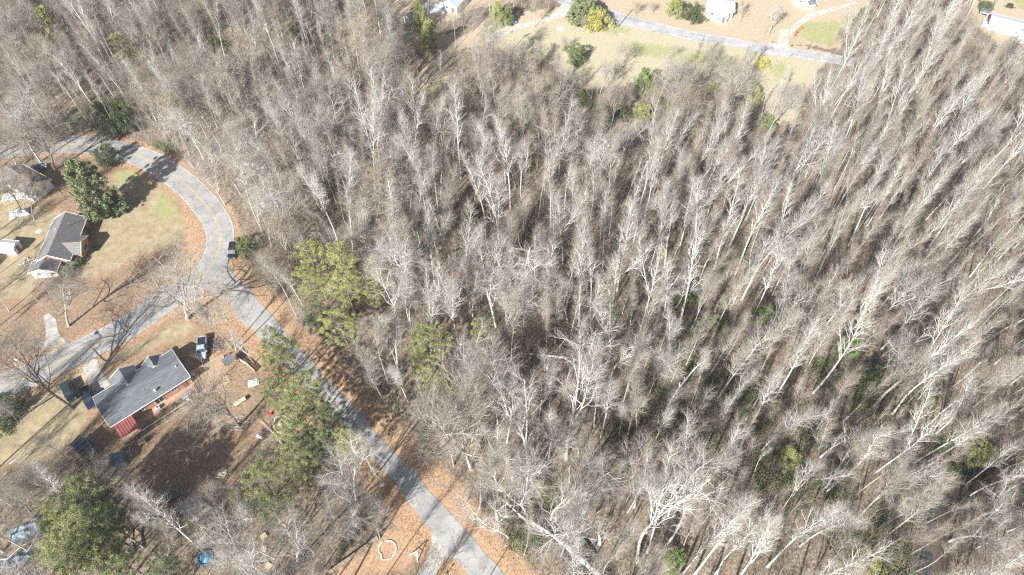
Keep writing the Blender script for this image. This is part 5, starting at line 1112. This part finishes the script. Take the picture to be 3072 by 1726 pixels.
# hutches below the patio
for c,l,sz in[((1120,115),'wooden slatted hutch left of a pair on the back lawn',1.7),((1235,100),'faint low wooden hutch right of a pair on the back lawn',1.2)]:
    g=GZ(3,*c,.3); o=empty('hutch',l,'hutch',(g[0]-.6,g[1]-.3,0),R(38),'hutches on the back lawn'); t=MB()
    for q in((0,0),(sz,0),(0,.8),(sz,.8)): t.box(q[0]-.04,q[0]+.04,q[1]-.04,q[1]+.04,0,.95)
    for q in((0,0,sz,0),(0,.8,sz,.8),(0,0,0,.8),(sz,0,sz,.8)): t.bar((q[0],q[1],.95),(q[2],q[3],.95),.08,.08)
    t.build('frame',M['wood_pale'],o); t=MB(); t.box(.05,sz-.05,.05,.75,.25,.9); t.build('cage',M['door'],o)
g=GZ(24,760,1250,.5); o=empty('storage_box','grey storage box with lid just outside the patio fence','box',(g[0]-.5,g[1]-.6,0),A1); MB().box(0,1.3,0,.9,0,.75).build('box',M['p_slate'],o); MB().box(-.04,1.34,-.04,.94,.753,.83).build('lid',M['shingle_blue'],o)
def table(name,label,cat,x,y,rz,L,W,Hh,m,group=None):
    o=empty(name,label,cat,(x,y,0),rz,group); MB().box(-L/2,L/2,-W/2,W/2,Hh-.06,Hh).build('tabletop',m,o)
    for i in(-1,1):
        for j in(-1,1): MB().box(i*(L/2-.12)-.04,i*(L/2-.12)+.04,j*(W/2-.1)-.04,j*(W/2-.1)+.04,0,Hh-.062).build('leg',m,o)
    return o
g=GZ(25,792,812,.75); table('garden_table','long pale wooden table in the back yard right of the big tree','table',*g,heading(25,(740,850),(830,790)),2.4,.85,.75,M['wood_pale'])
g=local(H1,13.6,-1.9); table('patio_table','white patio table on the brick patio','table',g[0],g[1],A1,1.2,.8,.72,M['trim'])
def chair(label,x,y,rz,m,group=None):
    o=empty('chair',label,'chair',(x,y,0),rz,group); MB().box(-.25,.25,-.25,.25,.4,.45).build('seat',m,o); MB().box(-.25,.25,.2,.25,.45,.95).build('backrest',m,o)
    for i in(-1,1):
        for j in(-1,1): MB().box(i*.21-.025,i*.21+.025,j*.21-.025,j*.21+.025,0,.398).build('leg',m,o)
for i,(dx,dy,a,l) in enumerate([(-1.0,.1,1.6,'white patio chair left of the white patio table'),(.2,-.8,3.1,'white patio chair on the yard side of the white patio table'),(1.0,.2,-1.6,'white patio chair right of the white patio table'),(2.2,-.3,.6,'grey patio chair set apart from the white patio table')]):
    g=local(H1,13.6+dx,-1.9+dy); chair(l,g[0],g[1],A1+a,M['trim'] if i<3 else M['metal'],'chairs on the brick patio')
g=GZ(25,1120,952,.5); chair('red chair beside the round stone fire pit',g[0],g[1],.8,M['red'])
g=local(H1,11.3,-2.2); o=empty('barbecue_grill','black barbecue grill on a metal stand on the patio','grill',(g[0],g[1],0),A1)
MB().box(-.4,.4,-.3,.3,.75,1.0).build('firebox',M['black'],o); MB().add([(-.4,-.3,1.003),(.4,-.3,1.003),(.4,.3,1.003),(-.4,.3,1.003),(-.4,0,1.25),(.4,0,1.25)],[(0,1,5,4),(2,3,4,5),(0,4,3),(1,2,5),(0,3,2,1)]).build('lid',M['black'],o)
MB().box(-.8,-.42,-.25,.25,.85,.9).build('side_shelf',M['metal'],o)
for i in(-1,1):
    for j in(-1,1): MB().box(i*.34-.02,i*.34+.02,j*.24-.02,j*.24+.02,0,.748).build('leg',M['metal'],o)
g=local(H1,8.0,-.6); o=empty('air_conditioner','pale outdoor air conditioning unit against the rear wall','air conditioner',(g[0],g[1],0),A1); MB().box(0,.8,-.3,.4,.05,.8).build('casing',M['siding'],o); MB().disc((.4,.05,.803),.28,.04,16).build('fan_grille',M['metal'],o)
for dx,l in((9.2,'clay pot with a small plant on the patio, left of the grill'),(8.6,'smaller clay pot at the edge of the patio shade')):
    g=local(H1,dx,-1.7); o=empty('potted_plant',l,'potted plant',(g[0],g[1],0),0); t=MB().tube([(0,0,0),(0,0,.35)],[.16,.24],12).build('pot',M['patio'],o)
    V,F=quads(np.random.default_rng(int(dx*10)),np.random.default_rng(3).normal(0,.16,(150,3))+np.array([0,0,.6]),150,.07); link(bpy.data.objects.new('foliage',npmesh('foliage',V,F,M['shrub_g'],False)),o)
# stone rings
def ring(name,label,k,c,pts,m,stone=.22,seed=1):
    g=GZ(k,*c); o=empty(name,label,'stone ring',(g[0],g[1],0)); r=np.random.default_rng(seed); t=MB(); q=resamp([(GZ(k,*p)[0]-g[0],GZ(k,*p)[1]-g[1]) for p in pts],stone*1.5)
    for (x,y) in q:
        s=stone*(.75+.5*r.random()); a=r.random()*3; n=6
        vs=[]; 
        for zz,f in((0,1),(s*.7,.9),(s,.45)): vs+=[(x+s*f*math.cos(a+2*math.pi*i/n)*(.8+.3*r.random()),y+s*f*math.sin(a+2*math.pi*i/n)*(.8+.3*r.random()),zz) for i in range(n)]
        t.add(vs,[(b*n+i,b*n+(i+1)%n,(b+1)*n+(i+1)%n,(b+1)*n+i) for b in range(2) for i in range(n)]+[tuple(range(2*n,3*n))])
    t.build('stones',m,o); return o,g
ring('flower_bed_edging','heart-shaped ring of pale stones on the leafy lawn near the bottom',21,(555,1190),[(540,1100),(580,1095),(625,1120),(642,1170),(630,1220),(600,1260),(550,1285),(500,1285),(490,1240),(465,1200),(470,1150),(490,1120),(500,1105)],M['stone'],.16,2)
o,g=ring('fire_pit','round stone-edged fire pit bed between the back yard and the pines',25,(1250,1060),[(1180,1000),(1165,1060),(1175,1110),(1210,1145),(1260,1155),(1310,1140),(1345,1100),(1350,1040),(1320,990),(1260,965),(1210,975),(1180,1000)],M['stone'],.15,3)
g=GZ(25,1222,1057,.5); o=empty('bucket','white bucket inside the round stone fire pit','bucket',(g[0],g[1],0)); MB().tube([(0,0,0),(0,0,.4)],[.26,.34],14,False).build('pail',M['trim'],o); MB().disc((0,0,.36),.31,.02,14).build('lid',M['trim'],o)
# A-frame
f1=GZ(21,780,1242); f2=GZ(21,858,1308); ap=GZ(21,852,1205,1.9)
o=empty('swing_frame','white two-legged a-frame standing on the leafy lawn near the driveway','frame',(f1[0],f1[1],0)); P_=lambda p,z:(p[0]-f1[0],p[1]-f1[1],z)
for f in(f1,f2): MB().bar(P_(f,0),P_(ap,2.0),.14,.14).build('leg',M['trim'],o)
mid=((f1[0]+f2[0])/2,(f1[1]+f2[1])/2); MB().bar(P_(((f1[0]*.5+ap[0]*.5),(f1[1]*.5+ap[1]*.5)),1.0),P_(((f2[0]*.5+ap[0]*.5),(f2[1]*.5+ap[1]*.5)),1.0),.08,.08).build('crossbar',M['trim'],o)
g=GZ(21,1165,1432); o=empty('mailbox','dark mailbox on a post beside the driveway at the bottom edge','mailbox',(g[0],g[1],0),.8); MB().box(-.05,.05,-.05,.05,0,1.05).build('post',M['black'],o); t=MB(); t.tube([(-.25,0,1.17),(.25,0,1.17)],.12,10); t.build('box',M['black'],o); MB().box(.1,.13,.12,.14,1.15,1.4).build('flag',M['red'],o)
rail_fence('fence','tall wooden privacy fence running diagonally to the bottom edge',[GZ(21,-120,1495),GZ(21,0,1412),GZ(21,230,1250),GZ(21,455,1080)],1.75,M['wood'],2.2,(.15,.55,.95),True,t=.1)
g=GZ(5,1110,400)
def pole(name,label,k,b,h_,lean=(0,0),arm=None,lamp=None,r=.14,extra=None,cat='utility pole',m='wood_grey'):
    g=GZ(k,*b); o=empty(name,label,cat,(g[0],g[1],0)); MB().tube([(0,0,0),(lean[0],lean[1],h_)],[r,r*.65],10).build('pole',M[m],o)
    if arm: MB().bar((lean[0]-arm[0],lean[1]-arm[1],h_-.5),(lean[0]+arm[0],lean[1]+arm[1],h_-.5),.12,.12).build('crossarm',M[m],o)
    if lamp:
        e=(lean[0]+lamp[0],lean[1]+lamp[1],h_+.3); MB().tube([(lean[0],lean[1],h_-.3),(lean[0]+lamp[0]*.5,lean[1]+lamp[1]*.5,h_+.2),e],.05,7).build('arm',M['metal'],o)
        d=Vector((lamp[0],lamp[1],0)).normalized(); hd=MB().tube([tuple(Vector(e)-d*.15),tuple(Vector(e)+d*.15),tuple(Vector(e)+d*.6),tuple(Vector(e)+d*.8)],[.1,.26,.28,.12],12).build('lamp_head',M['lampglass'],o)
    return o
pole('street_lamp','white-headed street lamp on a wooden pole leaning over the side road','street lamp' and 21,(480,725),7.2,(0,0),None,(1.0,.75),.15,cat='street lamp')
pole('street_lamp','white-headed street lamp over the road at the left edge','x' and 2,(430,585),9.0,(0,0),None,(-1.4,.5),.14,cat='street lamp')
pole('utility_pole','wooden utility pole with crossarm beside the end of the far road','x' and 5,(1943,210),7.6,(0,0),(.8,.5),None,.16)
pole('utility_pole','thin metal pole on the tan lawn by the dark pavilion','x' and 14,(1655,155),7,(0,0),(.5,.2),None,.1,m='metal')
pole('utility_pole','thin grey pole at the lower edge of the pale lawn beside the upright evergreen','x' and 5,(2205,600),4.6,(0,0),None,None,.07)
o=pole('utility_pole','wooden pole with an orange panel near its top below the gravel drive','x' and 5,(1110,400),6.9,(0,0),(.5,.1),None,.13)
MB().add([(.05,-.12,5.9),(.9,.25,6.6),(.95,.3,7.2),(.2,-.05,6.9),(.05,-.04,5.9),(.9,.33,6.6),(.95,.38,7.2),(.2,.03,6.9)],[(0,1,2,3),(7,6,5,4),(0,4,5,1),(1,5,6,2),(2,6,7,3),(3,7,4,0)]).build('orange_panel',M['orange'],o)
rail_fence('fence','short white rail fence below the bright evergreens near the top edge',[GZ(26,1310,480),GZ(26,1420,450),GZ(26,1520,425),GZ(26,1650,400)],1.0,M['trim'],1.6,(.5,.95))
# rust-red clumps by the far drive
for i,(c,s) in enumerate([((1840,698),.5),((1868,645),.75),((1922,600),.4),((1972,555),.5)]):
    g=G(2100+c[0]*.1553,c[1]*.1553); r=np.random.default_rng(50+i); C=r.normal(0,.36*s,(260,3)); C[:,2]=np.abs(C[:,2])+.1; V,F=quads(r,C,260,.1)
    o=link(bpy.data.objects.new('rust_red_shrub',npmesh('rust_red_shrub',V,F,M['rust'],False))); o.location=(g[0],g[1],0)
    tag(o,['lowest rust-red clump beside the far gravel drive','largest rust-red clump in the short row beside the far gravel drive','smallest rust-red clump beside the far gravel drive','topmost rust-red clump beside the far gravel drive'][i],'shrub','rust-red clumps beside the far drive')
# logs and fallen trunks
def log(label,pts,r0,r1,m,branches=0,seed=1,name='fallen_log',cat='log',twigm='twig_pale'):
    r=np.random.default_rng(seed); w=[np.array([*G(*p[:2],p[2]),p[2]]) for p in pts]; o0=w[0].copy(); o0[2]=0
    o=empty(name,label,cat,(float(o0[0]),float(o0[1]),0)); q=[tuple(a-o0) for a in w]; MB().tube(q,list(np.linspace(r0,r1,len(q))),9).build('trunk',M[m],o)
    if branches:
        c=np.array([q]); rad=np.linspace(r0,r1,len(q))[None]; L1,R1=spawn(r,c,rad,branches,.45,.98,.7,2.6,6,.12,.03,.06,.3); L2,R2=spawn(r,L1,R1,6,.2,.95,.7,1.2,4,.12,.02,.025,.3); L3,R3=spawn(r,L2,R2,4,.2,.95,.6,.6,3,.1,.02,.012,.3)
        L1[...,2]=np.maximum(L1[...,2],.05);L2[...,2]=np.maximum(L2[...,2],.05);L3[...,2]=np.maximum(L3[...,2],.03)
        V,F=tubes([(L1,R1,5),(L2,R2,3),(L3,R3,3)]); link(bpy.data.objects.new('branches',npmesh('branches',V,F,M[twigm])),o)
def z10(x,y,z): return (*Z(10,x,y),z)
log('big pale fallen trunk lying across the dark ravine at the bottom',[z10(640,1480,.3),z10(540,1400,.45),z10(420,1300,.7),z10(330,1220,.6),z10(230,1150,.5),z10(110,1090,.4)],.48,.14,'bark_pale',9,4)
log('thinner fallen pale trunk beside the big one over the ravine',[z10(260,1180,.3),z10(180,1140,.4),z10(90,1060,.5),z10(30,1010,.5)],.22,.08,'bark_pale',6,5)
log('fallen pale log with upturned roots above the orange clearing',[z10(420,150,.3),z10(330,138,.3),z10(240,128,.3),z10(120,120,.3)],.32,.12,'bark_pale',5,6)
log('long dark fallen log in the back yard beside the green cart',[(*Z(3,1330,780),.25),(*Z(3,1380,650),.28),(*Z(3,1430,540),.25),(*Z(3,1470,450),.22)],.32,.18,'bark_grey',0,7)
log('bare leaning pole right of the bottom-left pines, upper of two',[(*Z(3,1250,990),0),(*Z(3,1090,880),2.0),(*Z(3,930,800),4.0)],.22,.14,'bark_grey',0,8,'leaning_trunk','trunk')
log('bare leaning pole right of the bottom-left pines, lower of two',[(*Z(3,1170,985),0),(*Z(3,1020,920),1.6),(*Z(3,860,865),3.0)],.18,.1,'bark_dark',0,9,'leaning_trunk','trunk')
log('pale stripped branch lying on the left lawn',[(*Z(3,80,265),.1),(*Z(3,150,215),.1),(*Z(3,240,180),.1)],.09,.05,'bark_pale',3,10,'fallen_branch','branch')
log('felled branches with pale limbs below the tarp-covered boat',[(*Z(3,170,1130),.2),(*Z(3,230,1020),.6),(*Z(3,290,930),.8)],.16,.07,'bark_pale',6,12,'fallen_branch','branch')
log('thin pale fallen limb below the tarp-covered boat at the left edge',[(*Z(3,-10,1085),.2),(*Z(3,60,1080),.3),(*Z(3,200,960),.5),(*Z(3,330,915),.5)],.12,.05,'bark_pale',4,13,'fallen_branch','branch')
log('fallen thin white trunk pointing at the stone fire pit',[(*Z(25,1265,1290),.2),(*Z(25,1180,1180),.3),(*Z(25,1030,1030),.3)],.10,.05,'bark_pale',3,14,'fallen_branch','branch')
log('crossing thin fallen poles in the middle of the woods',[(*Z(8,1050,1270),.2),(*Z(8,1170,1150),1.2),(*Z(8,1300,1040),2.4)],.16,.07,'bark_pale',3,15,'leaning_trunk','trunk')
def brushpile(label,k,c,L,n,m,seed):
    g=GZ(k,*c,.2); r=np.random.default_rng(seed); t=MB()
    for i in range(n):
        a=r.random()*6.28; x,y=r.normal(0,L*.22,2); l=L*(.3+.4*r.random()); z=.05+.35*r.random(); t.bar((x-math.cos(a)*l/2,y-math.sin(a)*l/2,z),(x+math.cos(a)*l/2,y+math.sin(a)*l/2,z+r.normal(0,.12)),.06,.06)
    o=t.build('brush_pile',m); o.location=(g[0],g[1],0); tag(o,label,'brush pile')
brushpile('pile of split wood and branches in the middle of the fenced yard',25,(630,560),2.6,34,M['wood_pale'],1); brushpile('dark brush heap right of the silver-blue pickup',25,(500,200),4.5,70,M['bark_dark'],2)
brushpile('pale pile of firewood on the back lawn above the weathered shed',3,(1905,340),2.2,44,M['stone'],3); brushpile('grey stick pile at the foot of the big back-yard tree',25,(800,1060),3.2,40,M['bark_grey'],4)
brushpile('dark stick pile beside the small white sack',25,(1050,1150),1.8,30,M['bark_dark'],5); brushpile('pile of boards against the left wall of the charcoal-roofed house',13,(250,1240),3.2,26,M['stone'],6)

# leaves blown over the verges and road edges
def litter():
    r=np.random.default_rng(77); C=[]
    for c,w,n in((side_c,4.2,9000),(main_c,3.6,7000)):
        i=r.integers(0,len(c)-1,n); t=np.gradient(c,axis=0); t/=np.linalg.norm(t,axis=1)[:,None]; sd=r.choice([-1,1],n); d=(w-.5+np.abs(r.normal(0,1.6,n)))*sd
        C.append(np.c_[c[i]+np.c_[-t[i,1],t[i,0]]*d[:,None]+r.normal(0,.5,(n,2)),np.full(n,.075)])
    C=np.concatenate(C); V,F=quads(r,C,len(C),.10,.7,np.array([0,0,1.5])); V[:,2]=np.maximum(V[:,2],.058)
    o=link(bpy.data.objects.new('leaf_litter',npmesh('leaf_litter',V,F,M['litter'],False))); tag(o,'orange brown fallen leaves along the road verges','leaves',kind='stuff')
M['litter']=mat('fallen_leaves',(.20,.11,.06),(.46,.30,.17),3,.9,4,c3=(.33,.20,.11))
litter()

# thin winter haze: one closed box round the camera and the whole scene
def haze():
    m=bpy.data.materials.new('haze_air'); m.use_nodes=True; n=m.node_tree; n.nodes.remove(n.nodes['Principled BSDF'])
    v=n.nodes.new('ShaderNodeVolumePrincipled'); v.inputs['Color'].default_value=(.93,.95,1,1); v.inputs['Density'].default_value=.0002; v.inputs['Anisotropy'].default_value=.2
    n.links.new(v.outputs[0],n.nodes['Material Output'].inputs['Volume'])
    o=MB().box(-2700,2700,-1700,3000,-4.5,127).build('haze',m); tag(o,kind='stuff')
haze()
